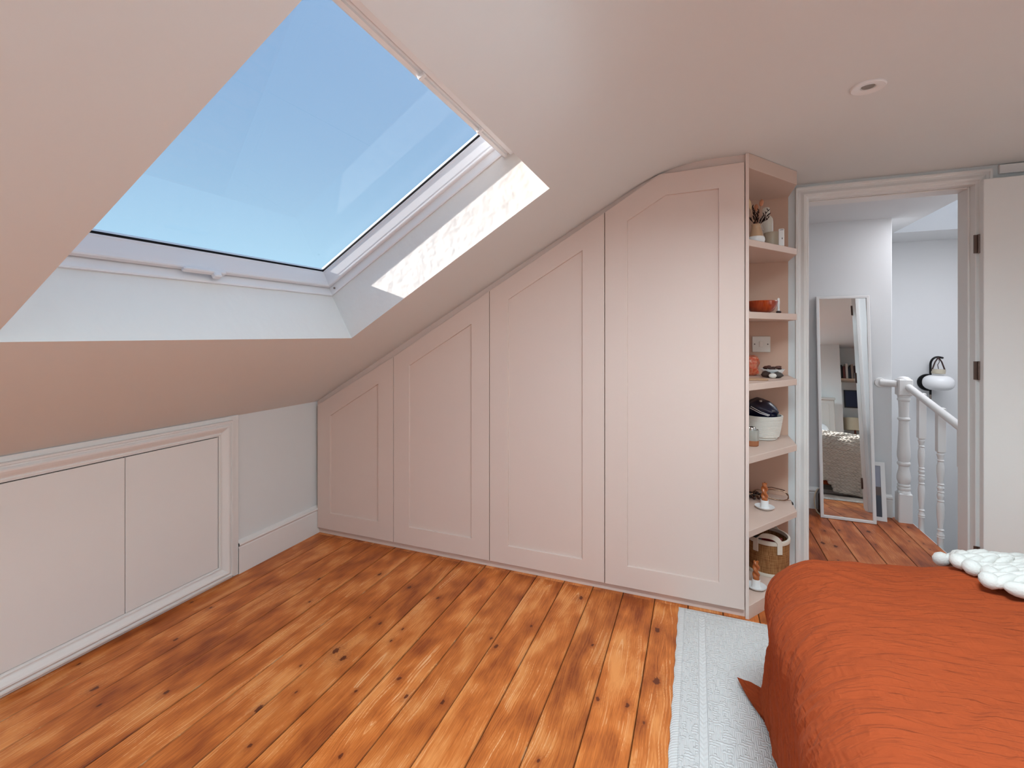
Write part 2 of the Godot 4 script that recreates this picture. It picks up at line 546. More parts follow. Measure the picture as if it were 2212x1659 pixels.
func plank_image(idx: int, x0: float, x1: float, na: FastNoiseLite, nb: FastNoiseLite, nc: FastNoiseLite, rng: RandomNumberGenerator) -> Image:
	var W := 104
	var H := 1120
	var L := 2.2
	var im := Image.create(W, H, false, Image.FORMAT_RGB8)
	var data := PackedByteArray()
	data.resize(W * H * 3)
	var wid := x1 - x0
	var mine := []
	for k in KNOTS:
		if k[0] > x0 - 0.004 and k[0] < x1 + 0.004: mine.append(k)
	# heartwood arches: some boards are flat sawn
	var arch := rng.randf() < 0.62
	var ac := wid * rng.randf_range(0.3, 0.7)
	var av := rng.randf_range(0.2, 1.7)
	var tone := rng.randf_range(0.93, 1.07)
	var off := idx * 7.31
	var light := Color(0.80, 0.30, 0.080)    # linear base colours of the stained pine
	var mid := Color(0.61, 0.163, 0.026)
	var deep := Color(0.27, 0.048, 0.006)
	var knot := Color(0.11, 0.017, 0.004)
	var pale := Color(0.88, 0.54, 0.30)
	var i := 0
	for y in H:
		var z := L * y / H
		var wob := na.get_noise_2d(off, z * 2.2) * 0.012
		for x in W:
			var u := wid * x / W
			var g := u + wob
			var dk := 0.0
			var halo := 0.0
			for k in mine:
				var dz: float = (z - k[1]) / k[2]
				var dx: float = (x0 + u - k[0]) / (k[2] * 0.8)
				if absf(dz) < 9.0 and absf(dx) < 7.0:
					var q := (dx * dx + dz * dz * 0.55) * (1.0 + 0.8 * nb.get_noise_2d((x0 + u) * 90.0, z * 70.0))
					if q < 1.0: dk = maxf(dk, minf(1.0, (1.0 - q) * 3.0))
					halo += exp(-maxf(q, 0.0) * 0.14)
					g += signf(dx) * 0.010 * exp(-dz * dz * 0.06) * exp(-absf(dx) * 0.5)
			if arch:
				var a := g - ac
				g = sqrt(a * a + 0.0001) * 1.0 + (z - av) * (z - av) * 0.028 + 0.02 * na.get_noise_2d(z * 0.8 + 9.0, off)
			# growth rings
			var ring := 0.6 * nb.get_noise_2d(g * 150.0 + off * 13.0, z * 0.5) + 0.55 * nb.get_noise_2d(g * 430.0 - off * 7.0, z * 1.1)
			var fine := nc.get_noise_2d(u * 700.0 + off, z * 16.0)
			var blot := na.get_noise_2d(u * 4.0 + off * 3.0, z * 1.7 + off) + 0.6 * nb.get_noise_2d(u * 11.0 + off, z * 5.5 - off)
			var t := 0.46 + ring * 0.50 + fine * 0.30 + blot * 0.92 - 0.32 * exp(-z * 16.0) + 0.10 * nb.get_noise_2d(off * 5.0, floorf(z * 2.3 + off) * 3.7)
			var col: Color
			if t > 0.5: col = mid.lerp(light, clampf((t - 0.5) * 1.5, 0, 1))
			else: col = mid.lerp(deep, clampf((0.5 - t) * 1.05, 0, 1))
			if ring > 0.30 and blot > 0.10: col = col.lerp(pale, clampf((ring - 0.30) * 2.6, 0, 0.6))
			if halo > 0.0: col = col.lerp(deep, clampf(halo * 0.55, 0, 0.62))
			if dk > 0.0: col = col.lerp(knot, dk * 0.9)
			col = col * tone * (0.42 if x < 1 or x > W - 2 else (0.75 if x < 2 or x > W - 3 else 1.0))   # darker along the joints
			data[i] = int(clampf(pow(col.r, 0.4545), 0, 1) * 255)
			data[i + 1] = int(clampf(pow(col.g, 0.4545), 0, 1) * 255)
			data[i + 2] = int(clampf(pow(col.b, 0.4545), 0, 1) * 255)
			i += 3
	im.set_data(W, H, false, Image.FORMAT_RGB8, data)
	return im

func plank_mesh(w: float, z0: float, z1: float, zt: float) -> MB:
	var m := MB.new()
	var b := 0.0018
	var h := 0.0
	var f := func(x: float, z: float) -> Vector2: return Vector2(x / w, fposmod((z - zt) / 2.2, 1.0) if false else (z - zt) / 2.2)
	m.quad(Vector3(b, h, z0 + b), Vector3(w - b, h, z0 + b), Vector3(w - b, h, z1 - b), Vector3(b, h, z1 - b), Vector3.UP, [f.call(b, z0), f.call(w - b, z0), f.call(w - b, z1), f.call(b, z1)])
	for s in [0, 1]:
		var xa := b if s == 0 else w - b
		var xb := 0.0 if s == 0 else w
		m.quad(Vector3(xa, h, z0 + b), Vector3(xa, h, z1 - b), Vector3(xb, -b, z1), Vector3(xb, -b, z0), Vector3(xb - xa, 0.5, 0), [f.call(xa, z0), f.call(xa, z1), f.call(xa, z1), f.call(xa, z0)])
		m.quad(Vector3(xb, -b, z0), Vector3(xb, -b, z1), Vector3(xb, -0.022, z1), Vector3(xb, -0.022, z0), Vector3(xb - xa, 0, 0), [f.call(xa, z0), f.call(xa, z1), f.call(xa, z1), f.call(xa, z0)])
	for s in [0, 1]:
		var za := z0 + b if s == 0 else z1 - b
		var zb := z0 if s == 0 else z1
		m.quad(Vector3(b, h, za), Vector3(w - b, h, za), Vector3(w, -b, zb), Vector3(0, -b, zb), Vector3(0, 0.5, zb - za))
		m.quad(Vector3(0, -b, zb), Vector3(w, -b, zb), Vector3(w, -0.022, zb), Vector3(0, -0.022, zb), Vector3(0, 0, zb - za))
	return m

func make_floor() -> void:
	var rng := RandomNumberGenerator.new()
	rng.seed = 11
	var na := noise(1, 1.0, 3)
	var nb := noise(2, 1.0, 2)
	var nc := noise(3, 1.0, 2)
	var sub := MB.new()
	sub.box(Vector3(-0.3, -0.3, -0.62), Vector3(4.85, -0.021, 3.6))
	var fl := struct("floor", sub, mat(Color(0.10, 0.035, 0.02), 0.9, 0.1), "orange stained pine floorboards of the bedroom")
	var xs := [-0.014, 0.137, 0.291, 0.447, 0.600, 0.750, 0.901, 1.053, 1.2055]
	while xs[-1] < 4.7: xs.append(xs[-1] + 0.1522)
	var mats := []
	for k in xs.size() - 1:
		var m: StandardMaterial3D
		if k < 15:
			m = StandardMaterial3D.new()
			m.albedo_texture = img_tex(plank_image(k, xs[k], xs[k + 1], na, nb, nc, rng))
			m.roughness = 0.42
			m.metallic_specular = 0.42
			m.cull_mode = BaseMaterial3D.CULL_DISABLED
			mats.append(m)
		else:
			m = mats[k % 15]
		var g := 0.0020 if k != 7 and k != 8 else 0.0034
		var w: float = xs[k + 1] - xs[k] - g
		var pm := plank_mesh(w, -0.70, 3.45, 0.0)
		var o := obj("plank", pm, m, fl, Vector3(xs[k] + g / 2.0, rng.randf_range(-0.0008, 0.0004), 0))
		o.rotation.z = rng.randf_range(-0.004, 0.004)
	# landing boards
	sub = MB.new()
	sub.box(Vector3(2.2, -0.3, -1.71), Vector3(3.675, -0.021, -0.62))
	var fh := struct("floor", sub, mat(Color(0.10, 0.035, 0.02), 0.9, 0.1), "orange stained pine floorboards of the landing")
	var hx := [2.2, 2.40, 2.55, 2.70, 2.855, 3.008, 3.166, 3.31, 3.459, 3.584, 3.692]
	for k in hx.size() - 1:
		var m: StandardMaterial3D = mats[(k * 4 + 1) % 15].duplicate()
		m.albedo_color = Color(0.90, 0.86, 0.92)
		var g := 0.003
		obj("plank", plank_mesh(hx[k + 1] - hx[k] - g, -1.72, -0.703, -1.9), m, fh, Vector3(hx[k] + g / 2.0, rng.randf_range(-0.0006, 0.0002), 0))


# ---------------------------------------------------------------- roof window
func make_roof_window(k := 0) -> void:
	var o := Node3D.new()
	o.name = ["window_1", "added_window_6"][k]  # the second is unseen, added to let in more sun
	add_child(o)
	o.set_meta("kind", "structure")
	o.set_meta("label", ["white framed roof window in the sloping ceiling showing blue sky", "added unseen white roof window in the slope beside the camera"][k])
	# fixed frame just inside the plaster
	var f := MB.new()
	var pf := [[0.001, 0.243], [0.007, 0.243], [0.010, 0.248], [0.012, 0.288], [0.012, 0.376], [-0.03, 0.376], [-0.03, 0.372], [0.001, 0.372], [0.001, 0.243]]
	var rings := []
	for p in pf: rings.append(win_rect(p[0], p[0], p[1], 1.0, k))
	f.loft(rings)
	obj("window_frame", f, M.frame, o)
	# opening sash with its bead
	var s := MB.new()
	var ps := [[0.0145, 0.300], [0.015, 0.285], [0.019, 0.279], [0.033, 0.279], [0.036, 0.283], [0.037, 0.290], [0.0385, 0.296], [0.0455, 0.343], [0.0475, 0.346], [0.0475, 0.352], [0.050, 0.356], [0.050, 0.366], [0.045, 0.374], [0.0145, 0.374], [0.0145, 0.300]]
	rings = []
	for p in ps: rings.append(win_rect(p[0], p[0], p[1], 0.88, k))
	s.loft(rings)
	var sash := obj("sash", s, M.frame, o)
	var gk := MB.new()
	gk.loft([win_rect(0.0478, 0.0478, 0.3525, 0.88, k), win_rect(0.0505, 0.0505, 0.3555, 0.88, k), win_rect(0.0505, 0.0505, 0.361, 0.88, k)])
	obj("gasket", gk, M.gasket, sash)
	var p1 := MB.new()
	var q := win_rect(0.048, 0.048, 0.362, 0.88, k)
	p1.quad(q[0], q[1], q[2], q[3], NN)
	obj("pane", p1, M.glass, o)
	if k == 1: return
	# vent bar across the top of the sash
	var v := MB.new()
	var bar := []
	for c in [[1.938, 0.262], [1.938, 0.232], [1.943, 0.226], [1.953, 0.226], [1.956, 0.236], [1.962, 0.236], [1.968, 0.222], [1.985, 0.220], [1.99, 0.226], [1.99, 0.275], [1.938, 0.275]]:
		bar.append([SP(c[0], c[1], 0.556), SP(c[0], c[1], 1.77)])
	for i in bar.size():
		var a: Array = bar[i]
		var b: Array = bar[(i + 1) % bar.size()]
		v.quad(a[0], a[1], b[1], b[0])
	var endp := []
	for a in bar: endp.append(a[0])
	v.poly(endp, Vector3.FORWARD)
	var hb := obj("vent_bar", v, M.frame, o)
	hb.set_meta("label", "white vent bar along the top of the sash")
	for zc in [0.86, 1.24]:
		var cl := MB.new()
		cl.box(SP(1.955, 0.216, zc) - Vector3(0.012, 0.006, 0.006), SP(1.955, 0.216, zc) + Vector3(0.012, 0.006, 0.006), 0.002, Basis(Vector3.BACK, PHI))
		obj("clip", cl, M.frame, hb)
	# latch on the bottom of the sash
	var l := MB.new()
	var bs := Basis(Vector3.BACK, PHI)
	var lc := SP(0.868, 0.268, 1.185)
	l.box(lc - Vector3(0.011, 0.007, 0.080), lc + Vector3(0.011, 0.007, 0.080), 0.004, bs)
	var latch := obj("latch", l, M.frame, o)
	var kb := MB.new()
	kb.box(lc - NN * -0.012 - Vector3(0.012, 0.010, 0.012) + Vector3(0, 0, -0.045), lc - NN * -0.012 + Vector3(0.012, 0.010, 0.018) + Vector3(0, 0, -0.045), 0.004, bs)
	obj("knob", kb, M.frame, latch)
	for zc in [0.50]:
		var sc := MB.new()
		sc.lathe(SP(0.875, 0.262, 0.530), [Vector2(0, -0.002), Vector2(0.005, -0.002), Vector2(0.005, 0.002), Vector2(0, 0.002)], 12, 1, 1, Basis(Vector3.RIGHT, PI / 2))
		obj("screw_cap", sc, M.steel, o)


# moulding swept round corners: prof of (width from the inner edge, depth); ring(w) gives the path's corners
func moulding(m: MB, prof: Array, ring: Callable, closed := false) -> void:
	var rs := []
	for p in prof: rs.append(ring.call(p[0], p[1]))
	m.loft(rs, closed)


# ---------------------------------------------------------------- knee wall, skirting, eaves hatch
func make_knee_wall() -> void:
	# skirting from the hatch to the wardrobe
	var b := MB.new()
	var prof := [[-0.015, 0.0], [0.004, 0.0], [0.004, 0.140], [0.002, 0.144], [0.002, 0.149], [0.008, 0.152], [0.011, 0.158], [0.008, 0.166], [0.0, 0.170], [-0.008, 0.176], [-0.015, 0.178]]
	for i in prof.size() - 1:
		b.quad(Vector3(prof[i][0], prof[i][1], -0.02), Vector3(prof[i][0], prof[i][1], 0.562), Vector3(prof[i + 1][0], prof[i + 1][1], 0.562), Vector3(prof[i + 1][0], prof[i + 1][1], -0.02), Vector3(1, 0.3, 0))
	struct("baseboard_left", b, M.trim, "white moulded skirting board along the knee wall")
	var o := thing("eaves_cupboard", "white low eaves cupboard with two flush doors in a moulded frame in the knee wall", "cupboard")
	var zr := 0.676
	var zl := 1.995
	var y0 := 0.087
	var y1 := 0.770
	var f := MB.new()
	# backing boards round the moulding
	f.box(Vector3(-0.016, 0.0, 0.560), Vector3(0.0, KNEE - 0.012, 0.600), 0.002)
	f.box(Vector3(-0.016, 0.835, 0.560), Vector3(0.001, KNEE - 0.004, 2.1), 0.002)
	f.box(Vector3(-0.016, 0.0, 0.590), Vector3(0.0, 0.03, 2.1), 0.002)
	f.box(Vector3(-0.016, 0.03, 2.06), Vector3(0.0, 0.84, 2.1), 0.002)
	obj("surround", f, M.trim, o)
	var a := MB.new()
	var pr := [[0.0, -0.014], [0.0, 0.004], [0.006, 0.004], [0.007, 0.009], [0.012, 0.009], [0.014, 0.006], [0.019, 0.008], [0.030, 0.016], [0.040, 0.022], [0.047, 0.023], [0.052, 0.018], [0.054, 0.012], [0.060, 0.012], [0.063, 0.018], [0.071, 0.018], [0.073, 0.0], [0.073, -0.014]]
	moulding(a, pr, func(w: float, d: float) -> Array:
		return [Vector3(d, y0 - w * 0.95, zr - w), Vector3(d, y1 + w, zr - w), Vector3(d, y1 + w, zl + w), Vector3(d, y0 - w * 0.95, zl + w)], true)
	obj("architrave", a, M.trim, o)
	var back := MB.new()
	back.quad(Vector3(-0.012, y0 - 0.02, zr - 0.02), Vector3(-0.012, y1 + 0.02, zr - 0.02), Vector3(-0.012, y1 + 0.02, zl + 0.02), Vector3(-0.012, y0 - 0.02, zl + 0.02), Vector3.RIGHT)
	obj("recess", back, M.gap, o)
	for k in 2:
		var d := MB.new()
		var za := zr + 0.003 if k == 0 else 1.104
		var zb := 1.1015 if k == 0 else 1.535
		d.box(Vector3(-0.011, y0 + 0.001, za), Vector3(0.002, y1 - 0.005, zb), 0.0015)
		obj("door", d, M.trim, o)
	var d2 := MB.new()
	d2.box(Vector3(-0.011, y0 + 0.001, 1.538), Vector3(0.002, y1 - 0.005, zl - 0.003), 0.0015)
	obj("door", d2, M.trim, o)


# ---------------------------------------------------------------- fitted wardrobe
func shaker_door(o: Node3D, outer: Array, inner: Array) -> void:
	var e := 0.0016
	var g := 0.0018
	var c := Vector2.ZERO
	for p in outer: c += p / outer.size()
	var inset := func(pts: Array, d: float) -> Array:
		var r := []
		var k := pts.size()
		for i in k:
			var p0: Vector2 = pts[(i - 1 + k) % k]
			var p1: Vector2 = pts[i]
			var p2: Vector2 = pts[(i + 1) % k]
			var d1 := (p1 - p0).normalized()
			var d2 := (p2 - p1).normalized()
			var n1 := Vector2(-d1.y, d1.x)
			var n2 := Vector2(-d2.y, d2.x)
			if n1.dot(c - p1) < 0: n1 = -n1
			if n2.dot(c - p1) < 0: n2 = -n2
			var b := (n1 + n2).normalized()
			r.append(p1 + b * d / maxf(b.dot(n1), 0.3))
		return r
	var at := func(pts: Array, z: float) -> Array:
		var r := []
		for p in pts: r.append(Vector3(p.x, p.y, z))
		return r
	var f := MB.new()
	var og: Array = inset.call(outer, g)
	var oe: Array = inset.call(outer, g + e)
	var i1: Array = inset.call(inner, -0.001)
	f.loft([at.call(og, -0.0205), at.call(og, -e), at.call(oe, 0.0), at.call(i1, 0.0), at.call(inner, -0.001), at.call(inset.call(inner, 0.0008), -0.0105)])
	var d := obj("door", f, M.paint, o)
	var p := MB.new()
	p.poly(at.call(inner, -0.0105), Vector3.BACK)
	obj("panel", p, M.paint, d)

func make_wardrobe() -> void:
	var o := thing("fitted_wardrobe", "dusty pink fitted wardrobe of four shaker doors stepping up under the sloping ceiling", "wardrobe")
	var c := MB.new()
	var pts := [Vector3(-0.014, 0.0, -0.022), Vector3(2.517, 0.0, -0.022), Vector3(2.517, CEIL, -0.022), Vector3(2.382, CEIL, -0.022)]
	for i in 9:
		var x := 2.35 - 0.35 * i / 8.0
		pts.append(Vector3(x, ceil_y(x), -0.022))
	pts.append(Vector3(-0.014, KNEE - 0.006, -0.022))
	c.poly(pts, Vector3.BACK)
	obj("filler_panel", c, M.paint2, o)
	var s := MB.new()
	s.box(Vector3(0.0, 0.0, -0.06), Vector3(2.517, 0.036, -0.020), 0.001)
	obj("plinth", s, M.paint2, o)
	var gp := MB.new()
	for x in [0.597, 1.236, 1.8755]:
		gp.quad(Vector3(x - 0.004, 0.04, -0.0215), Vector3(x + 0.004, 0.04, -0.0215), Vector3(x + 0.004, ceil_y(x) - 0.05, -0.0215), Vector3(x - 0.004, ceil_y(x) - 0.05, -0.0215), Vector3.BACK)
	obj("door_gap", gp, M.gap, o)
	var yb := 0.0375
	shaker_door(o, [Vector2(0.004, yb), Vector2(0.597, yb), Vector2(0.597, 1.166), Vector2(0.004, 0.840)], [Vector2(0.111, 0.147), Vector2(0.485, 0.147), Vector2(0.485, 0.994), Vector2(0.111, 0.775)])
	shaker_door(o, [Vector2(0.597, yb), Vector2(1.236, yb), Vector2(1.236, 1.543), Vector2(0.597, 1.166)], [Vector2(0.710, 0.147), Vector2(1.124, 0.147), Vector2(1.124, 1.358), Vector2(0.710, 1.112)])
	shaker_door(o, [Vector2(1.236, yb), Vector2(1.8755, yb), Vector2(1.8755, 1.920), Vector2(1.236, 1.543)], [Vector2(1.348, 0.140), Vector2(1.761, 0.140), Vector2(1.761, 1.733), Vector2(1.348, 1.490)])
	shaker_door(o, [Vector2(1.8755, yb), Vector2(2.514, yb), Vector2(2.514, 2.089), Vector2(2.140, 2.079), Vector2(1.8755, 1.920)], [Vector2(1.988, 0.146), Vector2(2.405, 0.146), Vector2(2.405, 1.978), Vector2(2.170, 1.973), Vector2(1.988, 1.864)])


# ---------------------------------------------------------------- corner shelves
const SHELF_Y := [1.734, 1.403, 1.073, 0.740, 0.403]

func shelf_shape(y_top: float, y_bot: float, b := 0.0015) -> MB:
	var m := MB.new()
	var q := [Vector2(2.531, -0.002), Vector2(2.781, -0.360), Vector2(2.781, -0.602), Vector2(2.531, -0.602)]
	var up := []
	var lo := []
	var upi := []
	var loi := []
	for p in q:
		var ci := Vector2(2.63, -0.4)
		var pi: Vector2 = p + (ci - p).normalized() * b * 1.3
		up.append(Vector3(p.x, y_top - b, p.y)); lo.append(Vector3(p.x, y_bot + b, p.y))
		upi.append(Vector3(pi.x, y_top, pi.y)); loi.append(Vector3(pi.x, y_bot, pi.y))
	m.loft([loi, lo, up, upi])
	m.poly(upi, Vector3.UP)
	m.poly(loi, Vector3.DOWN)
	return m

func make_corner_shelves() -> void:
	var o := thing("corner_shelf_unit", "dusty pink open corner shelves with angled fronts between the wardrobe and the doorway", "shelves")
	var s := MB.new()
	s.box(Vector3(2.5165, 0.0, -0.618), Vector3(2.531, CEIL - 0.001, -0.002), 0.001)
	obj("side_panel", s, M.paint, o)
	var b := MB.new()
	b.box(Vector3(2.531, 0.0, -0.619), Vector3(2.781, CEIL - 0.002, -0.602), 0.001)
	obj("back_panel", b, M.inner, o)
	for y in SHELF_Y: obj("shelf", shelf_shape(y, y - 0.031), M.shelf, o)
	obj("shelf", shelf_shape(0.062, 0.0), M.shelf, o)
	obj("cornice", shelf_shape(CEIL - 0.0015, 2.058), M.shelf, o)


# ---------------------------------------------------------------- doorway and door
func make_doorway() -> void:
	var a := MB.new()
	var xl := 2.878
	var xr := 3.590
	var yh := 2.044
	var pr := [[0.0, 0.0], [0.0, 0.014], [0.008, 0.015], [0.012, 0.020], [0.022, 0.022], [0.030, 0.018], [0.036, 0.015], [0.046, 0.014], [0.050, 0.019], [0.060, 0.019], [0.062, 0.0]]
	moulding(a, pr, func(w: float, d: float) -> Array:
		return [Vector3(xl - w, -0.002, -0.62 + d), Vector3(xl - w, yh + w * 1.06, -0.62 + d), Vector3(xr + w, yh + w * 1.06, -0.62 + d), Vector3(xr + w, -0.002, -0.62 + d)])
	struct("trim_1", a, M.trim, "white moulded architrave round the doorway")
	var j := MB.new()
	j.box(Vector3(2.858, 0.0, -0.755), Vector3(xl + 0.002, yh, -0.606), 0.002)
	j.box(Vector3(xr - 0.004, 0.0, -0.755), Vector3(3.604, yh, -0.606), 0.002)
	j.box(Vector3(2.858, yh - 0.004, -0.755), Vector3(3.604, yh + 0.016, -0.606), 0.002)
	j.box(Vector3(xl + 0.002, 0.0, -0.755), Vector3(xl + 0.012, yh - 0.004, -0.655), 0.002)
	j.box(Vector3(xr - 0.013, 0.0, -0.755), Vector3(xr - 0.004, yh - 0.004, -0.655), 0.002)
	j.box(Vector3(xl + 0.012, yh - 0.011, -0.755), Vector3(xr - 0.013, yh - 0.004, -0.655), 0.002)
	var lining := struct("trim_2", j, M.trim, "white door lining with stops inside the doorway")
	var kp := MB.new()
	kp.box(Vector3(xl + 0.0015, 1.045, -0.640), Vector3(xl + 0.0035, 1.100, -0.615), 0.0005)
	obj("strike_plate", kp, M.steel, lining)
	# the leaf, swung back against the wall
	var o := Node3D.new()
	o.name = "door_1"
	o.position = Vector3(3.594, 0, -0.588)
	o.rotation.y = deg_to_rad(-2.5)
	add_child(o)
	o.set_meta("kind", "structure")
	o.set_meta("label", "plain white door leaf folded back against the wall")
	var d := MB.new()
	d.box(Vector3(0.0, 0.006, 0.0), Vector3(0.70, 2.046, 0.038), 0.002)
	obj("leaf", d, M.trim, o)
	for y in [1.742, 1.122, 0.215]:
		var h := MB.new()
		h.box(Vector3(-0.020, y - 0.045, -0.010), Vector3(-0.002, y + 0.045, -0.004), 0.0006)
		h.lathe(Vector3(-0.002, y - 0.046, 0.0), [Vector2(0, 0), Vector2(0.0055, 0), Vector2(0.0055, 0.030), Vector2(0.0050, 0.0305), Vector2(0.0055, 0.031), Vector2(0.0055, 0.061), Vector2(0.0050, 0.0615), Vector2(0.0055, 0.062), Vector2(0.0055, 0.092), Vector2(0, 0.092)], 12)
		obj("hinge", h, M.hinge, o)
	# batten over the door
	var bt := MB.new()
	bt.box(Vector3(3.675, 2.078, -0.62), Vector3(4.45, 2.122, -0.602), 0.002)
	struct("trim_3", bt, M.white, "white batten on the wall above the open door")


# ---------------------------------------------------------------- landing and stairwell
func make_landing() -> void:
	var w := MB.new()
	w.box(Vector3(2.1, -2.5, -2.95), Vector3(3.598, CEIL + 0.3, -1.71), 0.002)
	struct("wall_landing", w, M.hallwall, "pale grey landing wall behind the leaning mirror")
	w = MB.new()
	w.box(Vector3(3.598, -2.5, -2.98), Vector3(4.9, CEIL + 0.3, -2.83))
	struct("wall_stairwell", w, M.hallwall, "tall bluish white far wall of the stairwell")
	w = MB.new()
	w.box(Vector3(4.75, -2.5, -2.83), Vector3(4.9, CEIL + 0.3, -0.74))
	struct("wall_stairwell", w, M.hallwall, "white side wall of the stairwell")
	w = MB.new()
	w.box(Vector3(2.1, -0.3, -1.71), Vector3(2.2, CEIL + 0.3, -0.74))
	struct("wall_landing", w, M.hallwall, "white end wall of the landing")
	w = MB.new()
	w.box(Vector3(2.1, -2.5, -1.71), Vector3(3.668, -0.3, -0.62))
	w.box(Vector3(3.668, -2.5, -0.76), Vector3(4.9, -0.0, -0.62))
	struct("wall_stairwell", w, M.hallwall, "white wall below the landing edge")
	w = MB.new()
	w.box(Vector3(3.6, -2.6, -2.95), Vector3(4.9, -2.5, -0.62))
	for k in 9: w.box(Vector3(3.70, -2.5, -2.25 + 0.17 * k), Vector3(4.75, -0.62 - 0.2 * k, -2.08 + 0.17 * k), 0.003)
	struct("stairs", w, M.trim, "white painted stairs going down from the landing")
	var c := MB.new()
	var y2 := CEIL + 0.22
	c.box(Vector3(2.1, CEIL, -2.95), Vector3(3.80, y2, -0.70))
	c.box(Vector3(4.62, CEIL, -2.95), Vector3(4.9, y2, -0.70))
	c.box(Vector3(3.80, CEIL, -2.95), Vector3(4.62, y2, -2.33))
	c.box(Vector3(3.80, CEIL, -1.0), Vector3(4.62, y2, -0.70))
	for q in [[3.70, -2.43, 3.80, -0.90], [4.62, -2.43, 4.72, -0.90], [3.80, -2.43, 4.62, -2.33], [3.80, -1.0, 4.62, -0.90]]:
		c.box(Vector3(q[0], y2, q[1]), Vector3(q[2], CEIL + 0.70, q[3]))
	struct("ceiling", c, M.hallwall, "pale flat ceiling over the landing and stairwell")
	var o := Node3D.new()
	o.name = "window_4"
	add_child(o)
	o.set_meta("kind", "structure")
	o.set_meta("label", "rooflight in the ceiling over the stairwell")
	var f := MB.new()
	for b in [[3.80, -2.33, 3.815, -1.0], [4.605, -2.33, 4.62, -1.0], [3.80, -2.33, 4.62, -2.315], [3.80, -1.015, 4.62, -1.0]]:
		f.box(Vector3(b[0], CEIL + 0.64, b[1]), Vector3(b[2], CEIL + 0.69, b[3]), 0.002)
	obj("window_frame", f, M.frame, o)
	var p := MB.new()
	p.quad(Vector3(3.80, CEIL + 0.67, -2.33), Vector3(4.62, CEIL + 0.67, -2.33), Vector3(4.62, CEIL + 0.67, -1.0), Vector3(3.80, CEIL + 0.67, -1.0), Vector3.DOWN)
	obj("pane", p, M.glass, o)
	# skirting on the landing
	var b := MB.new()
	for sg in [[2.2, 3.598]]:
		var pr := [[0.0, 0.0], [0.016, 0.0], [0.016, 0.118], [0.012, 0.124], [0.018, 0.130], [0.020, 0.138], [0.016, 0.147], [0.006, 0.152], [0.0, 0.160]]
		for i in pr.size() - 1:
			b.quad(Vector3(sg[0], pr[i][1], -1.71 + pr[i][0]), Vector3(sg[1], pr[i][1], -1.71 + pr[i][0]), Vector3(sg[1], pr[i + 1][1], -1.71 + pr[i + 1][0]), Vector3(sg[0], pr[i + 1][1], -1.71 + pr[i + 1][0]), Vector3(0, 0.3, 1))
	struct("baseboard_landing", b, M.trim, "white skirting board at the foot of the landing wall")
	# newel post with turned middle
	var n := thing("newel_post", "white turned newel post at the corner of the landing edge", "newel post", Vector3(3.648, 0, -1.655))
	var m := MB.new()
	var hw := 0.040
	m.box(Vector3(-hw, -0.15, -hw), Vector3(hw, 0.200, hw), 0.006)
	m.lathe(Vector3.ZERO, [Vector2(0.040, 0.200), Vector2(0.036, 0.214), Vector2(0.030, 0.222)], 24)
	obj("base_block", m, M.white, n)
	m = MB.new()
	var prof := [Vector2(0.030, 0.215), Vector2(0.037, 0.221), Vector2(0.039, 0.230), Vector2(0.037, 0.238), Vector2(0.031, 0.241), Vector2(0.036, 0.246), Vector2(0.037, 0.254), Vector2(0.031, 0.262), Vector2(0.034, 0.270), Vector2(0.0395, 0.290), Vector2(0.040, 0.310), Vector2(0.036, 0.335), Vector2(0.030, 0.362), Vector2(0.029, 0.385), Vector2(0.035, 0.392), Vector2(0.0385, 0.402), Vector2(0.036, 0.411), Vector2(0.030, 0.415), Vector2(0.032, 0.424), Vector2(0.038, 0.450), Vector2(0.0385, 0.475), Vector2(0.034, 0.545), Vector2(0.030, 0.640), Vector2(0.0285, 0.700), Vector2(0.034, 0.705), Vector2(0.036, 0.712), Vector2(0.034, 0.719), Vector2(0.0285, 0.724), Vector2(0.029, 0.780), Vector2(0.031, 0.836), Vector2(0.036, 0.840), Vector2(0.038, 0.848), Vector2(0.036, 0.856), Vector2(0.034, 0.860), Vector2(0.037, 0.870), Vector2(0.036, 0.882)]
	m.lathe(Vector3.ZERO, prof, 28)
	obj("turned_shaft", m, M.white, n)
	m = MB.new()
	m.box(Vector3(-hw, 0.876, -hw), Vector3(hw, 0.988, hw), 0.005)
	m.lathe(Vector3(0, 0.980, 0), [Vector2(0.041, 0.0), Vector2(0.036, 0.014), Vector2(0.022, 0.024), Vector2(0, 0.028)], 24)
	obj("cap_block", m, M.white, n)
	# handrail running down past the door, and the short rail to the wall
	var h := thing("handrail", "white rounded handrail sloping down from the newel post", "handrail")
	m = MB.new()
	var p0 := Vector3(3.665, 0.935, -1.62)
	var p1 := Vector3(3.665, 0.755, -0.80)
	var pts := []
	for i in 9: pts.append(p0.lerp(p1, i / 8.0))
	m.tube(pts, 0.0225, 14)
	obj("sloping_rail", m, M.white, h)
	var hs := thing("handrail", "short level white rail joining the newel post to the landing wall", "handrail")
	m = MB.new()
	m.tube([Vector3(3.530, 0.955, -1.708), Vector3(3.56, 0.954, -1.695), Vector3(3.59, 0.953, -1.675), Vector3(3.615, 0.953, -1.66)], 0.0235, 14)
	obj("rail", m, M.white, hs)
	m = MB.new()
	m.lathe(Vector3(3.528, 0.955, -1.71), [Vector2(0, 0.010), Vector2(0.032, 0.008), Vector2(0.034, 0)], 18, 1, 1, Basis(Vector3.RIGHT, PI / 2))
	obj("wall_rose", m, M.white, hs)
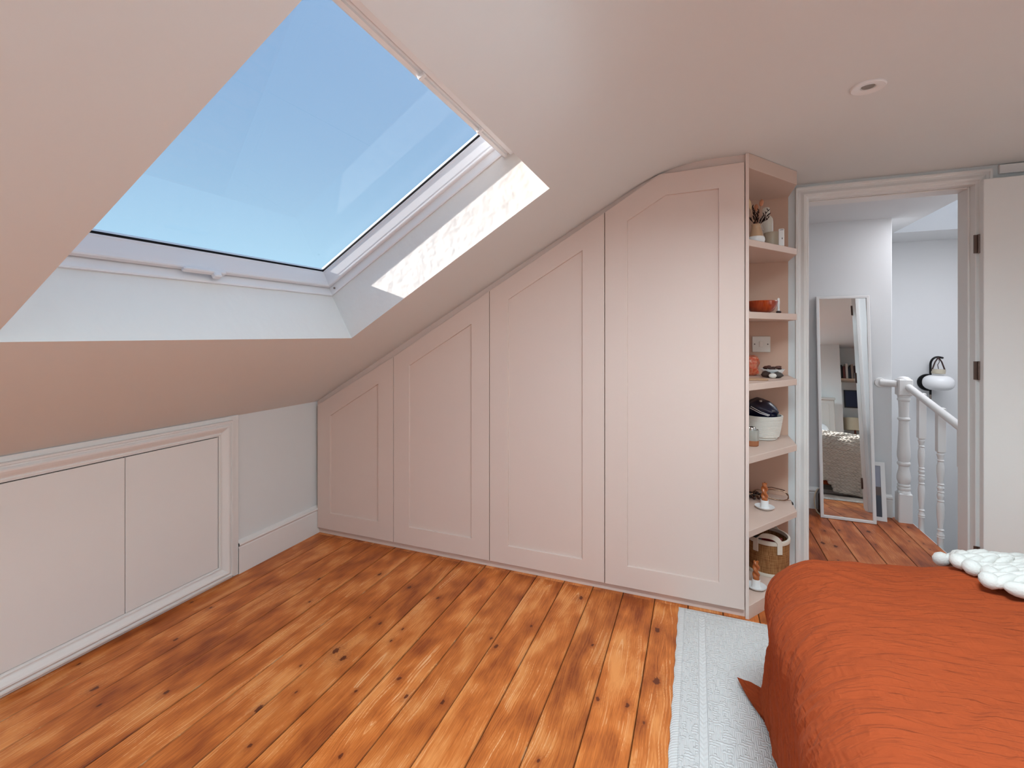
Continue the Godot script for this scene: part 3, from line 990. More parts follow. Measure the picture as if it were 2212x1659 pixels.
	# balusters
	for k in 4:
		var z: float = [-1.54, -1.275, -1.01, -0.80][k]
		var top: float = lerpf(0.935, 0.755, (z + 1.62) / 0.82) - 0.012
		var dy: float = (z + 1.54) * -0.11
		var bal := thing("baluster", ["first white turned baluster next to the newel post", "second white turned baluster from the newel post under the handrail", "third white turned baluster from the newel post", "last white turned baluster beside the door wall"][k], "baluster", Vector3(3.705, 0, z), "balusters under the landing handrail")
		m = MB.new()
		var bw := 0.0205
		m.box(Vector3(-bw, 0.605 + dy, -bw), Vector3(bw, top, bw), 0.002)
		obj("top_block", m, M.white, bal)
		m = MB.new()
		var bp := [[0.014, -0.25], [0.0155, 0.0], [0.016, 0.075], [0.0195, 0.080], [0.016, 0.085], [0.0195, 0.092], [0.014, 0.108], [0.0125, 0.118], [0.0185, 0.126], [0.0125, 0.134], [0.013, 0.150], [0.018, 0.205], [0.0195, 0.260], [0.017, 0.285], [0.013, 0.296], [0.0185, 0.304], [0.013, 0.311], [0.017, 0.330], [0.018, 0.338], [0.013, 0.352], [0.0185, 0.358], [0.013, 0.366], [0.016, 0.376], [0.0185, 0.384], [0.013, 0.398], [0.0185, 0.406], [0.013, 0.413], [0.016, 0.440], [0.0195, 0.480], [0.018, 0.520], [0.013, 0.545], [0.0185, 0.552], [0.013, 0.559], [0.016, 0.575], [0.0195, 0.590], [0.015, 0.597], [0.0185, 0.604], [0.017, 0.612]]
		var pp := []
		for q in bp: pp.append(Vector2(q[0], q[1] + dy))
		m.lathe(Vector3.ZERO, pp, 18)
		obj("turned_shaft", m, M.white, bal)
	# nosing of the landing edge
	var e := MB.new()
	e.box(Vector3(3.668, -0.035, -1.71), Vector3(3.700, -0.004, -0.76), 0.004)
	struct("trim_4", e, M.trim, "white nosing along the landing edge")
	# wall lamp
	var L := thing("wall_lamp", "black wall lamp with an opal white glass shade over the stairs", "wall lamp", Vector3(4.205, 0.875, -2.83))
	m = MB.new()
	m.lathe(Vector3.ZERO, [Vector2(0, 0.020), Vector2(0.070, 0.018), Vector2(0.074, 0.012), Vector2(0.074, 0)], 28, 1, 1, Basis(Vector3.RIGHT, PI / 2))
	obj("wall_plate", m, M.black, L)
	m = MB.new()
	var ap := []
	for i in 6: ap.append(Vector3(0.012, -0.105 + 0.052 * i, 0.028))
	for i in 10:
		var t := PI * 0.55 * (i + 1) / 10.0
		ap.append(Vector3(0.012 + 0.012 * (1 - cos(t)), 0.155 + 0.075 * sin(t), 0.028 + 0.115 * (1 - cos(t))))
	ap.append(Vector3(0.035, 0.225, 0.19))
	m.tube(ap, 0.0085, 10)
	obj("arm", m, M.black, L)
	m = MB.new()
	m.lathe(Vector3(0.012, -0.145, 0.028), [Vector2(0, 0), Vector2(0.008, 0), Vector2(0.008, 0.045), Vector2(0, 0.045)], 12)
	obj("switch_tip", m, M.steel, L)
	var sc := Vector3(0.016, 0.0, 0.165)
	m = MB.new()
	for s in [-1.0, 1.0]: m.tube([sc + Vector3(0, 0.228, 0), sc + Vector3(0.022 * s, 0.19, 0), sc + Vector3(0.046 * s, 0.112, 0)], 0.0055, 8)
	m.tube([sc + Vector3(0, 0.225, 0), sc + Vector3(0.006, 0.19, 0.002), sc + Vector3(-0.006, 0.165, 0.002), sc + Vector3(0, 0.13, 0)], 0.0028, 6)
	obj("strap", m, mat(Color(0.24, 0.15, 0.14), 0.5), L)
	m = MB.new()
	m.lathe(sc, [Vector2(0, 0.128), Vector2(0.044, 0.126), Vector2(0.046, 0.122), Vector2(0.046, 0.092), Vector2(0.040, 0.088)], 24)
	obj("collar", m, mat(Color(0.76, 0.72, 0.64), 0.4), L)
	m = MB.new()
	var sp := []
	for i in 15:
		var t := -PI / 2 + PI * i / 14.0
		sp.append(Vector2(maxf(0.0, pow(maxf(cos(t), 0.0), 0.62) * 0.106), 0.012 + 0.066 * signf(sin(t)) * pow(absf(sin(t)), 0.9)))
	m.lathe(sc, sp, 32)
	obj("glass_shade", m, mat(Color(0.95, 0.95, 0.95), 0.25), L)
	# landing downlight
	downlight(Vector3(3.60, CEIL, -1.10), "small ceiling downlight over the landing seen through the doorway", 0.042)


func downlight(at: Vector3, label: String, r: float) -> void:
	var o := thing("downlight", label, "downlight", at)
	var m := MB.new()
	m.lathe(Vector3.ZERO, [Vector2(r, 0.0), Vector2(r, -0.004), Vector2(r * 0.94, -0.0065), Vector2(r * 0.55, -0.006), Vector2(r * 0.44, -0.003), Vector2(r * 0.42, 0.012)], 36)
	obj("bezel", m, M.white, o)
	m = MB.new()
	m.lathe(Vector3(0.0, 0.0, 0.0), [Vector2(0, -0.001), Vector2(r * 0.36, -0.0015), Vector2(r * 0.43, 0.004)], 24)
	obj("bulb", m, mat(Color(0.52, 0.48, 0.43), 0.3), o)


# ---------------------------------------------------------------- mirror, picture, bag on the landing
func make_mirror_group() -> void:
	var o := thing("leaning_mirror", "tall narrow mirror in a thin white frame leaning on the landing wall", "mirror", Vector3(3.289, 0.002, -1.512))
	var L := 1.585
	var hw := 0.1623
	var tilt := -5.9
	o.rotation = Vector3(deg_to_rad(tilt), deg_to_rad(-1.3), 0)
	var f := MB.new()
	var t := 0.019
	var rings := []
	for p in [[0.0, -0.022], [0.0, -0.002], [0.002, 0.0], [0.017, 0.0], [0.019, -0.002], [0.019, -0.009]]:
		rings.append([Vector3(-hw + p[0], p[0], p[1]), Vector3(hw - p[0], p[0], p[1]), Vector3(hw - p[0], L - p[0], p[1]), Vector3(-hw + p[0], L - p[0], p[1])])
	f.loft(rings)
	obj("frame", f, M.white, o)
	var g := MB.new()
	g.quad(Vector3(-hw + t, t, -0.008), Vector3(hw - t, t, -0.008), Vector3(hw - t, L - t, -0.008), Vector3(-hw + t, L - t, -0.008), Vector3.BACK)
	obj("mirror_glass", g, M.mirror, o)
	var bk := MB.new()
	bk.quad(Vector3(-hw, 0, -0.0215), Vector3(hw, 0, -0.0215), Vector3(hw, L, -0.0215), Vector3(-hw, L, -0.0215), Vector3.FORWARD)
	obj("backing", bk, mat(Color(0.45, 0.33, 0.24), 0.8), o)
	# framed picture leaning behind it
	var p := thing("framed_picture", "small white framed print leaning on the wall right of the mirror", "picture", Vector3(3.40, 0.001, -1.603))
	p.rotation = Vector3(deg_to_rad(-11.0), deg_to_rad(-6), 0)
	f = MB.new()
	rings = []
	var pw := 0.135
	var ph := 0.40
	for q in [[0.0, -0.02], [0.0, -0.001], [0.001, 0.0], [0.026, 0.0], [0.027, -0.006]]:
		rings.append([Vector3(-pw + q[0], q[0], q[1]), Vector3(pw - q[0], q[0], q[1]), Vector3(pw - q[0], ph - q[0], q[1]), Vector3(-pw + q[0], ph - q[0], q[1])])
	f.loft(rings)
	obj("frame", f, M.white, p)
	var im := Image.create(64, 96, false, Image.FORMAT_RGB8)
	im.fill(Color(0.62, 0.63, 0.68))
	im.fill_rect(Rect2i(0, 52, 64, 44), Color(0.30, 0.32, 0.36))
	im.fill_rect(Rect2i(0, 48, 64, 6), Color(0.80, 0.79, 0.78))
	im.fill_rect(Rect2i(34, 40, 30, 16), Color(0.42, 0.36, 0.34))
	var pm := mat(Color.WHITE, 0.3)
	pm.albedo_texture = img_tex(im)
	g = MB.new()
	g.quad(Vector3(-pw + 0.026, ph - 0.026, -0.005), Vector3(pw - 0.026, ph - 0.026, -0.005), Vector3(pw - 0.026, 0.026, -0.005), Vector3(-pw + 0.026, 0.026, -0.005), Vector3.BACK)
	obj("print", g, pm, p)
	# little bag at the foot of the wall, left of the mirror
	var b := thing("bag", "dark clear sided bag with a beige handle behind the foot of the mirror", "bag", Vector3(3.155, 0.0, -1.625))
	var m := MB.new()
	m.box(Vector3(-0.028, 0.0, -0.05), Vector3(0.045, 0.165, 0.05), 0.018)
	obj("body", m, mat(Color(0.13, 0.12, 0.13), 0.25), b)
	m = MB.new()
	m.box(Vector3(-0.012, 0.03, 0.046), Vector3(0.03, 0.14, 0.054), 0.006)
	obj("clear_pocket", m, mat(Color(0.42, 0.40, 0.41), 0.15), b)
	m = MB.new()
	var hp := []
	for i in 17:
		var a := PI * 0.15 + PI * 1.1 * i / 16.0
		hp.append(Vector3(-0.010 - 0.052 * sin(a) * 0.9, 0.10 + 0.10 * cos(a), 0.052))
	m.tube(hp, 0.0045, 8)
	obj("handle", m, mat(Color(0.74, 0.68, 0.58), 0.6), b)


# ---------------------------------------------------------------- bed
func make_bed() -> void:
	var o := thing("bed", "double bed under a rust orange bedspread in the right foreground", "bed")
	var m := MB.new()
	m.box(Vector3(2.55, 0.05, 0.66), Vector3(3.98, 0.34, 2.82), 0.02)
	obj("divan_base", m, mat(Color(0.66, 0.645, 0.61), 0.9, 0.1), o)
	m = MB.new()
	m.box(Vector3(2.56, 0.0, 0.67), Vector3(3.97, 0.05, 2.81), 0.004)
	obj("plinth", m, M.white, o)
	m = MB.new()
	m.box(Vector3(2.56, 0.345, 0.665), Vector3(3.97, 0.555, 2.82), 0.05)
	obj("mattress", m, mat(Color(0.85, 0.84, 0.82), 0.9, 0.1), o)
	m = MB.new()
	m.box(Vector3(2.58, 0.0, 2.95), Vector3(4.06, 1.24, 3.02), 0.012)
	for k in 8: m.box(Vector3(2.64 + 0.17 * k, 0.3, 2.944), Vector3(2.795 + 0.17 * k, 1.17, 2.956), 0.003)
	m.box(Vector3(2.57, 1.225, 2.93), Vector3(4.07, 1.265, 3.03), 0.008)
	obj("headboard", m, mat(Color(0.76, 0.745, 0.72), 0.5), o)
	var mp := mat(Color(0.90, 0.90, 0.90), 0.9, 0.1)
	for x in [2.94, 3.66]:
		var pl := thing("pillow", "white pillow on the bed against the headboard, %s one" % ["left", "right"][int(x > 3.2)], "pillow", Vector3(x, 0.74, 2.74))
		m = MB.new()
		var rows := []
		for i in 13:
			var row := PackedVector3Array()
			var a := -PI / 2 + PI * i / 12.0
			for j in 32:
				var t := TAU * j / 32
				var c := pow(maxf(cos(a), 0.0), 0.6)
				var px := signf(cos(t)) * pow(absf(cos(t)), 0.45) * 0.28 * c
				var pz := signf(sin(t)) * pow(absf(sin(t)), 0.45) * 0.18 * c
				row.append(Basis(Vector3.RIGHT, -0.6) * Vector3(px, 0.075 * sin(a), pz))
			rows.append(row)
		m.grid(rows, true)
		obj("pillow_case", m, mp, pl)
	bedspread()
	throw()

var cov_n1 := FastNoiseLite.new()

func bed_point(a: float, b: float, lift := 0.0) -> Vector3:
	# cloth coordinates: a across (x), b along (z); the core of the bed top lies inside x0..x1, z0..
	var r := 0.165
	var x0 := 2.512 + r
	var x1 := 4.06 - r
	var z0 := 0.535 + r
	var dx := 0.0
	var dz := 0.0
	if a < x0: dx = a - x0
	elif a > x1: dx = a - x1
	if b < z0: dz = b - z0
	var d := sqrt(dx * dx + dz * dz)
	var bulge := 0.034 * smoothstep(0.0, 0.5, a - x0) * smoothstep(0.0, 0.5, x1 + 0.1 - a)
	var top := 0.598 + bulge
	var skew := -0.09 * (a - 2.75) * clampf((1.4 - b) / 0.6, 0.0, 1.0)    # the spread lies a little askew over the foot
	if d < 1e-6:
		return Vector3(a, top + lift, b + skew)
	var dir := Vector2(dx, dz) / d
	var core := Vector2(clampf(a, x0, x1), maxf(b, z0))
	var q := r * PI / 2
	var ang := atan2(absf(dz), absf(dx))
	var lobe := exp(-pow((ang - 1.02) / 0.17, 2.0)) if dx < 0.0 else 0.0    # the corner of the cloth
	d = minf(d, 0.665 + 0.21 * lobe)
	var y: float
	var out: float
	var nrm := Vector3.UP
	if d < q:
		var t := d / r
		out = r * sin(t)
		y = top - r * (1 - cos(t))
		nrm = Vector3(dir.x * sin(t), cos(t), dir.y * sin(t))
	else:
		var dr := d - q
		var drop := minf(dr, top - r - 0.020)
		var over := dr - drop
		# folds of the hanging cloth
		var s := core.x * 1.3 + core.y + atan2(dir.y, dir.x) * 0.32
		var corner := exp(-pow((ang - 0.95) / 0.34, 2.0)) if dx < 0.0 else 0.0
		var amp := drop * (0.045 + 0.05 * corner)
		out = r - drop * 0.05 * (1.0 - corner) + amp * (0.35 + 0.65 * sin(s * 27.0 + 0.6)) * 0.55 + corner * drop * 0.24 + over * 0.9
		y = top - r - drop + 1.1 * over * over
		nrm = Vector3(dir.x, 0.05, dir.y)
	var p := Vector3(core.x + dir.x * out, y, core.y + dir.y * out + skew)
	return p + nrm.normalized() * lift

func bedspread() -> void:
	var m := MB.new()
	var n1 := noise(21, 1.0, 3)
	var n2 := noise(22, 1.0, 2)
	var rows := []
	var uvs := []
	var av := PackedFloat32Array()
	var a := 2.00
	while a < 4.50:
		av.append(a)
		a += 0.011 if a < 3.2 else 0.03
	var bv := PackedFloat32Array()
	var b := 0.085
	while b < 2.80:
		bv.append(b)
		b += 0.0085 if b < 1.5 else 0.03
	for bb in bv:
		var row := PackedVector3Array()
		var ur := []
		for aa in av:
			# muslin creases run along the bed's width and break up near the foot
			var w := n1.get_noise_2d(aa * 2.2, bb * 26.0 + 3.0 * n2.get_noise_2d(aa * 1.4, bb * 1.5)) * 0.0075
			w += n2.get_noise_2d(aa * 3.5 + 7.0, bb * 4.0) * 0.010
			w += n1.get_noise_2d(aa * 30.0, bb * 30.0) * 0.0022 * clampf((1.1 - bb) * 2.0, 0.2, 1.0)
			var hem := 0.006 * sin(aa * 23.0 + bb * 19.0)
			row.append(bed_point(aa, bb, w) + Vector3(0, 0, 0 * hem))
			ur.append(Vector2(aa, bb) / 0.55)
		rows.append(row)
		uvs.append(ur)
	m.grid(rows, false, false, uvs)
	var mid := (bv.size() / 2) * av.size() + av.size() / 2
	if m.n[mid].y < 0.0:
		for k in m.n.size(): m.n[k] = -m.n[k]
	var mm := mat(Color(0.60, 0.265, 0.145), 0.95, 0.1)
	# crinkle of the muslin
	var f1 := noise(31, 0.045, 3)
	var A := f1.get_seamless_image(96, 768, false, false, 0.2)
	A.convert(Image.FORMAT_RF)
	A.resize(768, 768, Image.INTERPOLATE_CUBIC)
	var B := noise(32, 0.045, 2).get_seamless_image(768, 160, false, false, 0.2)
	B.convert(Image.FORMAT_RF)
	B.resize(768, 768, Image.INTERPOLATE_CUBIC)
	var Cn := noise(33, 0.012, 2).get_seamless_image(768, 768, false, false, 0.2)
	Cn.convert(Image.FORMAT_RF)
	var da := A.get_data().to_float32_array()
	var db := B.get_data().to_float32_array()
	var dc := Cn.get_data().to_float32_array()
	for i in da.size():
		var x := da[i]
		da[i] = 0.30 * (1.0 - absf(2.0 * x - 1.0)) + 0.55 * x * (0.5 + dc[i]) + 0.40 * db[i] * clampf(dc[i] * 2.4 - 0.6, 0.10, 1.0)
	var H := Image.create_from_data(768, 768, false, Image.FORMAT_RF, da.to_byte_array())
	mm.heightmap_enabled = true
	mm.heightmap_texture = img_tex(H)
	mm.heightmap_scale = 0.62
	mm.backlight_enabled = false
	mm.rim_enabled = true
	mm.rim = 0.4
	mm.rim_tint = 0.8
	var o := obj("bedspread", m, mm)
	tag(o, "rust orange crinkled muslin bedspread spread over the bed and falling to the floor", "bedspread")

func throw() -> void:
	var m := MB.new()
	var rng := RandomNumberGenerator.new()
	rng.seed = 5
	var row_w := 0.036
	var st := 0.034
	# t runs from the near edge over the foot of the bed and down; s runs across the bed
	for i in 29:
		var t := i * row_w
		var b := 0.800 - t
		var hang := maxf(0.0, t - 0.22)
		var a0 := 3.055 + hang * 1.05 + 0.02 * sin(i * 1.7)
		var s := a0
		var k := 0
		while s < 4.12:
			for e in 2:
				var aa := s + rng.randf_range(-0.003, 0.003)
				var bb := b + (e - 0.5) * row_w * 0.5
				var p := bed_point(aa, bb, 0.022)
				var ta := (bed_point(aa + 0.01, bb, 0.022) - bed_point(aa - 0.01, bb, 0.022)).normalized()
				var tb := (bed_point(aa, bb + 0.01, 0.022) - bed_point(aa, bb - 0.01, 0.022)).normalized()
				var nn := tb.cross(ta).normalized()
				if nn.dot(p - Vector3(3.2, 0.2, 1.4)) < 0: nn = -nn
				var sg := 1.0 if e == 0 else -1.0
				var dirv := (ta + tb * sg * 0.42).normalized()
				var side := nn.cross(dirv).normalized()
				var lf := 0.012 + 0.006 * sin(i * 2.1 + k)
				m.ellipsoid(p + nn * lf, Basis((dirv * 0.031 + nn * 0.007), side * 0.0118, nn * 0.0145) * (1.0 + rng.randf_range(-0.08, 0.1)), 9, 7)
			s += st
			k += 1
		# chunky edge
		var pe := bed_point(a0 - 0.03, b, 0.03)
		var te := (bed_point(a0 - 0.03, b + 0.01, 0.03) - bed_point(a0 - 0.03, b - 0.01, 0.03)).normalized()
		m.ellipsoid(pe, Basis(te * 0.026, te.cross(Vector3.RIGHT).normalized() * 0.021, Vector3.RIGHT * 0.022), 10, 8)
	for k in 24:
		var p := bed_point(3.07 + k * 0.04, 0.835, 0.026)
		m.ellipsoid(p, Basis(Vector3(0.030, 0, 0.008), Vector3(0, 0, 0.018), Vector3(0, 0.019, 0)), 10, 8)
	var mm := mat(Color(0.83, 0.805, 0.775), 0.95, 0.1)
	bump_noise(mm, 41, 0.06, 0.10, 9.0)
	mm.rim_enabled = true
	mm.rim = 0.5
	var o := obj("knit_throw", m, mm)
	tag(o, "cream chunky knit wool throw across the foot of the bed", "throw")


# ---------------------------------------------------------------- rug
func make_rug() -> void:
	var m := MB.new()
	var x0 := 2.229
	var x1 := 3.95
	var z0 := 0.014
	var z1 := 2.2
	m.box(Vector3(x0 + 0.004, 0.0, z0 + 0.004), Vector3(x1, 0.006, z1), 0.002)
	var c0 := m.v.size()
	var nx := 60
	var rows := []
	var uvs := []
	for i in 90:
		var z := lerpf(z0, z1, i / 89.0)
		var row := PackedVector3Array()
		var ur := []
		for j in nx:
			var x := lerpf(x0, x1, pow(j / float(nx - 1), 1.3))
			var e := minf(minf(x - x0, z - z0), 0.012) / 0.012
			row.append(Vector3(x + (0.0018 * sin(z * 190.0) if j == 0 else 0.0), 0.003 + 0.0075 * sqrt(clampf(e, 0, 1)), z))
			ur.append(Vector2((x - x0) / 0.44, (z - z0) / 0.88))
		rows.append(row)
		uvs.append(ur)
	m.grid(rows, false, false, uvs)
	for k in range(c0, m.n.size()):
		if m.n[k].y < 0: m.n[k] = -m.n[k]
	# woven relief: braids, ribbed columns and a border along the end
	var W := 512
	var Hh := 1024
	var n1 := noise(51, 1.0, 2)
	var d := PackedFloat32Array()
	d.resize(W * Hh)
	var i := 0
	for y in Hh:
		var z := 0.88 * y / Hh
		for x in W:
			var u := 0.44 * x / W
			var h := 0.5
			var braid := func(du: float) -> float: return 0.5 + 0.5 * cos((z * 95.0 + absf(du) * 120.0) * TAU * 0.5)
			if u < 0.030: h = 0.75 + 0.2 * cos(z * 600.0 + u * 260.0) * 0.5 - (0.35 if u > 0.026 else 0.0)
			elif u > 0.085 and u < 0.118: h = 0.78 + 0.22 * braid.call(u - 0.101) - (0.45 if u < 0.088 or u > 0.115 else 0.0)
			else:
				var rib := 0.5 + 0.5 * cos(u * TAU / 0.0062)
				var cell := n1.get_noise_2d(u * 34.0, z * 26.0)
				h = 0.42 + 0.22 * rib
				if cell > 0.02: h = 0.55 + 0.38 * (0.5 + 0.5 * cos(z * TAU / 0.0105 + 2.0 * n1.get_noise_2d(u * 60.0, z * 9.0))) * minf(1.0, cell * 9.0)
				if absf(cell - 0.02) < 0.018: h -= 0.22
			if z < 0.05 and u > 0.030: h = 0.55 + 0.4 * (0.5 + 0.5 * cos(u * TAU / 0.0145)) - (0.35 if z > 0.046 or (z > 0.022 and z < 0.025) else 0.0)
			h += 0.10 * n1.get_noise_2d(u * 420.0, z * 420.0)
			d[i] = clampf(h, 0.0, 1.0)
			i += 1
	var im := Image.create_from_data(W, Hh, false, Image.FORMAT_RF, d.to_byte_array())
	var mm := mat(Color(0.85, 0.835, 0.82), 0.95, 0.1)
	mm.heightmap_enabled = true
	mm.heightmap_texture = img_tex(im)
	mm.heightmap_scale = 0.6
	var o := obj("rug", m, mm)
	tag(o, "off white woven textured rug under the foot of the bed", "rug")


# ---------------------------------------------------------------- things on the corner shelves
func twist_candle(at: Vector3, label: String, scale := 1.0) -> void:
	var h := thing("candle_holder", "white ceramic saucer candle holder " + label, "candle holder", at, "saucer candle holders")
	var m := MB.new()
	m.lathe(Vector3.ZERO, [Vector2(0, 0.001), Vector2(0.030, 0.001), Vector2(0.040, 0.006), Vector2(0.0445, 0.011), Vector2(0.0465, 0.014), Vector2(0.044, 0.0135), Vector2(0.036, 0.008), Vector2(0.022, 0.007)], 36)
	obj("saucer", m, M.white, h)
	m = MB.new()
	m.lathe(Vector3.ZERO, [Vector2(0.0225, 0.006), Vector2(0.0185, 0.012), Vector2(0.0180, 0.044), Vector2(0.0170, 0.046), Vector2(0.0155, 0.045), Vector2(0.0150, 0.030), Vector2(0, 0.029)], 28)
	obj("cup", m, M.white, h)
	var c := thing("candle", "twisted caramel orange candle " + label, "candle", at + Vector3(0, 0.029, 0), "twisted candles")
	m = MB.new()
	var rows := []
	var H := 0.103 * scale
	for i in 41:
		var y := H * i / 40.0
		var row := PackedVector3Array()
		var tp := 1.0 - 0.25 * clampf((y - H * 0.9) / (H * 0.1), 0, 1)
		for j in 24:
			var t := TAU * j / 24
			var tw := clampf((y - 0.022) / 0.012, 0, 1)
			var r := (0.0145 - 0.0012 * y / H) * (1.0 + tw * 0.30 * cos(2.0 * (t - y * 88.0)) - tw * 0.08) * tp
			row.append(Vector3(r * cos(t), y, r * sin(t)))
		rows.append(row)
	m.grid(rows, true)
	for k in m.n.size():
		if m.n[k].dot(Vector3(m.v[k].x, 0, m.v[k].z)) < 0: m.n[k] = -m.n[k]
	var topc := Vector3(0, H + 0.002, 0)
	for j in 24: m.tri(topc, rows[40][j], rows[40][(j + 1) % 24], Vector3.UP)
	obj("wax", m, M.wax, c)
	m = MB.new()
	m.tube([Vector3(0, H, 0), Vector3(0.001, H + 0.006, 0.001)], 0.0013, 6)
	obj("wick", m, M.black, c)


func make_shelf_things() -> void:
	M.bead = mat(Color(0.16, 0.07, 0.05), 0.12, 0.6)
	M.bead2 = mat(Color(0.30, 0.16, 0.10), 0.12, 0.6)
	M.bead3 = metal(Color(0.75, 0.66, 0.58), 0.15)
	M.wax = mat(Color(0.70, 0.38, 0.18), 0.35, 0.5)
	var rng := RandomNumberGenerator.new()
	rng.seed = 77
	var m := MB.new()
	# --- top shelf: vase with dried stems, bottle, beaker, thermostat-like remote
	var y1: float = SHELF_Y[0]
	var v := thing("vase", "small two tone vase with a brown neck holding dried stems on the top shelf", "vase", Vector3(2.576, y1, -0.150))
	m.lathe(Vector3.ZERO, [Vector2(0, 0.0), Vector2(0.029, 0.0), Vector2(0.035, 0.006), Vector2(0.0375, 0.017), Vector2(0.036, 0.029), Vector2(0.033, 0.034)], 32)
	obj("base", m, M.white, v)
	m = MB.new()
	m.lathe(Vector3.ZERO, [Vector2(0.0325, 0.033), Vector2(0.030, 0.042), Vector2(0.024, 0.065), Vector2(0.020, 0.084), Vector2(0.0225, 0.092), Vector2(0.0235, 0.094), Vector2(0.021, 0.093), Vector2(0.016, 0.08), Vector2(0, 0.07)], 32)
	obj("neck", m, mat(Color(0.74, 0.60, 0.47), 0.3), v)
	m = MB.new()
	m.tube([Vector3(0.018, 0.088, 0.012), Vector3(0.022, 0.080, 0.014), Vector3(0.026, 0.062, 0.016)], 0.002, 6)
	obj("tie", m, mat(Color(0.75, 0.70, 0.65), 0.5), v)
	var fl := thing("dried_flowers", "dark dried leaf sprigs and pale bunny tail grasses standing in the small vase", "dried flowers", Vector3(2.576, y1 + 0.065, -0.150))
	var st := MB.new()
	var lf := MB.new()
	for k in 9:
		var tip: Vector3 = [Vector3(-0.020, 0.110, 0.01), Vector3(-0.010, 0.095, 0.02), Vector3(0.010, 0.095, 0.0), Vector3(0.048, 0.062, 0.03), Vector3(0.050, 0.090, 0.0), Vector3(0.044, 0.042, 0.035), Vector3(-0.014, 0.075, 0.02), Vector3(0.004, 0.075, 0.02), Vector3(-0.026, 0.055, 0.0)][k]
		st.tube([Vector3(0, 0, 0), tip * 0.5 + Vector3(0, 0.012, 0), tip], 0.0011, 5)
		for q in 9:
			var f := 0.35 + 0.65 * q / 8.0
			var base := tip * f + Vector3(0, 0.012 * (1 - absf(2 * f - 1)), 0)
			var d := Vector3(rng.randf_range(-1, 1) * 0.8, 0.75, rng.randf_range(-1, 1) * 0.6) + tip.normalized() * 0.5
			d = d.normalized() * rng.randf_range(0.013, 0.022)
			var sd := d.cross(Vector3(0.3, 0.2, 1)).normalized() * 0.0026
			lf.tri(base - sd * 0.3, base + d * 0.45 + sd, base + d, Vector3(0, 0, 1))
			lf.tri(base - sd * 0.3, base + d * 0.45 - sd, base + d, Vector3(0, 0, 1))
			lf.tri(base + d * 0.45 + sd, base + d * 0.45 - sd, base + d, Vector3(0, 0, 1))
	obj("stems", st, mat(Color(0.28, 0.17, 0.11), 0.8), fl)
	var leaf := mat(Color(0.17, 0.10, 0.09), 0.8, 0.2)
	obj("leaves", lf, leaf, fl)
	for k in 3:
		var tail := MB.new()
		var tp: Vector3 = [Vector3(-0.028, 0.125, -0.01), Vector3(0.022, 0.125, -0.015), Vector3(0.002, 0.105, -0.02)][k]
		tail.tube([Vector3.ZERO, tp * 0.55 + Vector3(0, 0.01, 0), tp], 0.001, 5)
		var ax := tp.normalized()
		var sd := ax.cross(Vector3.BACK).normalized()
		tail.ellipsoid(tp + ax * 0.01, Basis(ax * (0.030 if k == 0 else 0.018), sd * 0.0095, ax.cross(sd) * 0.0095), 10, 8)
		var tm := mat(Color(0.88, 0.76, 0.60) if k == 0 else Color(0.74, 0.50, 0.38), 0.95, 0.1)
		obj("grass_head", tail, tm, fl)
	m = MB.new()
	var bo := thing("bottle_vase", "tall cream ceramic bottle vase at the back of the top shelf", "vase", Vector3(2.652, y1, -0.430))
	m.lathe(Vector3.ZERO, [Vector2(0, 0), Vector2(0.031, 0), Vector2(0.033, 0.006), Vector2(0.033, 0.160), Vector2(0.031, 0.176), Vector2(0.024, 0.188), Vector2(0.0165, 0.194), Vector2(0.0155, 0.202), Vector2(0.0175, 0.214), Vector2(0.017, 0.231), Vector2(0.013, 0.237), Vector2(0, 0.237)], 36)
	obj("body", m, mat(Color(0.86, 0.83, 0.78), 0.45), bo)
	m = MB.new()
	var bk := thing("beaker", "beige candle beaker in the middle of the top shelf", "candle", Vector3(2.664, y1, -0.315))
	m.lathe(Vector3.ZERO, [Vector2(0, 0), Vector2(0.034, 0), Vector2(0.036, 0.004), Vector2(0.0375, 0.078), Vector2(0.0365, 0.080), Vector2(0.0345, 0.078), Vector2(0.034, 0.062), Vector2(0, 0.062)], 32)
	obj("cup", m, mat(Color(0.76, 0.70, 0.61), 0.35), bk)
	m = MB.new()
	var re := thing("remote_control", "upright white slim remote at the front edge of the top shelf", "remote", Vector3(2.698, y1, -0.264))
	re.rotation.y = deg_to_rad(-12)
	m.box(Vector3(-0.0125, 0, -0.007), Vector3(0.0125, 0.087, 0.007), 0.003)
	obj("casing", m, M.white, re)
	m = MB.new()
	m.box(Vector3(0.003, 0.034, 0.007), Vector3(0.006, 0.042, 0.0078), 0.0003)
	obj("button", m, M.dark, re)
	m = MB.new()
	m.box(Vector3(-0.006, 0.079, 0.007), Vector3(0.010, 0.081, 0.0078), 0.0002)
	obj("sensor_window", m, M.dark, re)
	# --- second shelf: wooden bowl with small thing behind
	var y2: float = SHELF_Y[1]
	var bw := thing("wooden_bowl", "glossy orange brown wooden bowl on the second shelf", "bowl", Vector3(2.604, y2, -0.20))
	m = MB.new()
	m.lathe(Vector3.ZERO, [Vector2(0, 0), Vector2(0.045, 0), Vector2(0.068, 0.010), Vector2(0.088, 0.034), Vector2(0.094, 0.055), Vector2(0.093, 0.0575), Vector2(0.090, 0.0565), Vector2(0.082, 0.036), Vector2(0.06, 0.014), Vector2(0, 0.008)], 44, 0.75, 1.0)
	var wm := mat(Color(0.62, 0.25, 0.10), 0.22, 0.5)
	var t := NoiseTexture2D.new()
	t.width = 256; t.height = 256
	t.noise = noise(61, 0.02, 3)
	var gr := Gradient.new()
	gr.set_color(0, Color(0.75, 0.6, 0.5)); gr.set_color(1, Color(1.25, 1.2, 1.15))
	t.color_ramp = gr
	t.seamless = true
	wm.albedo_texture = t
	wm.uv1_triplanar = true
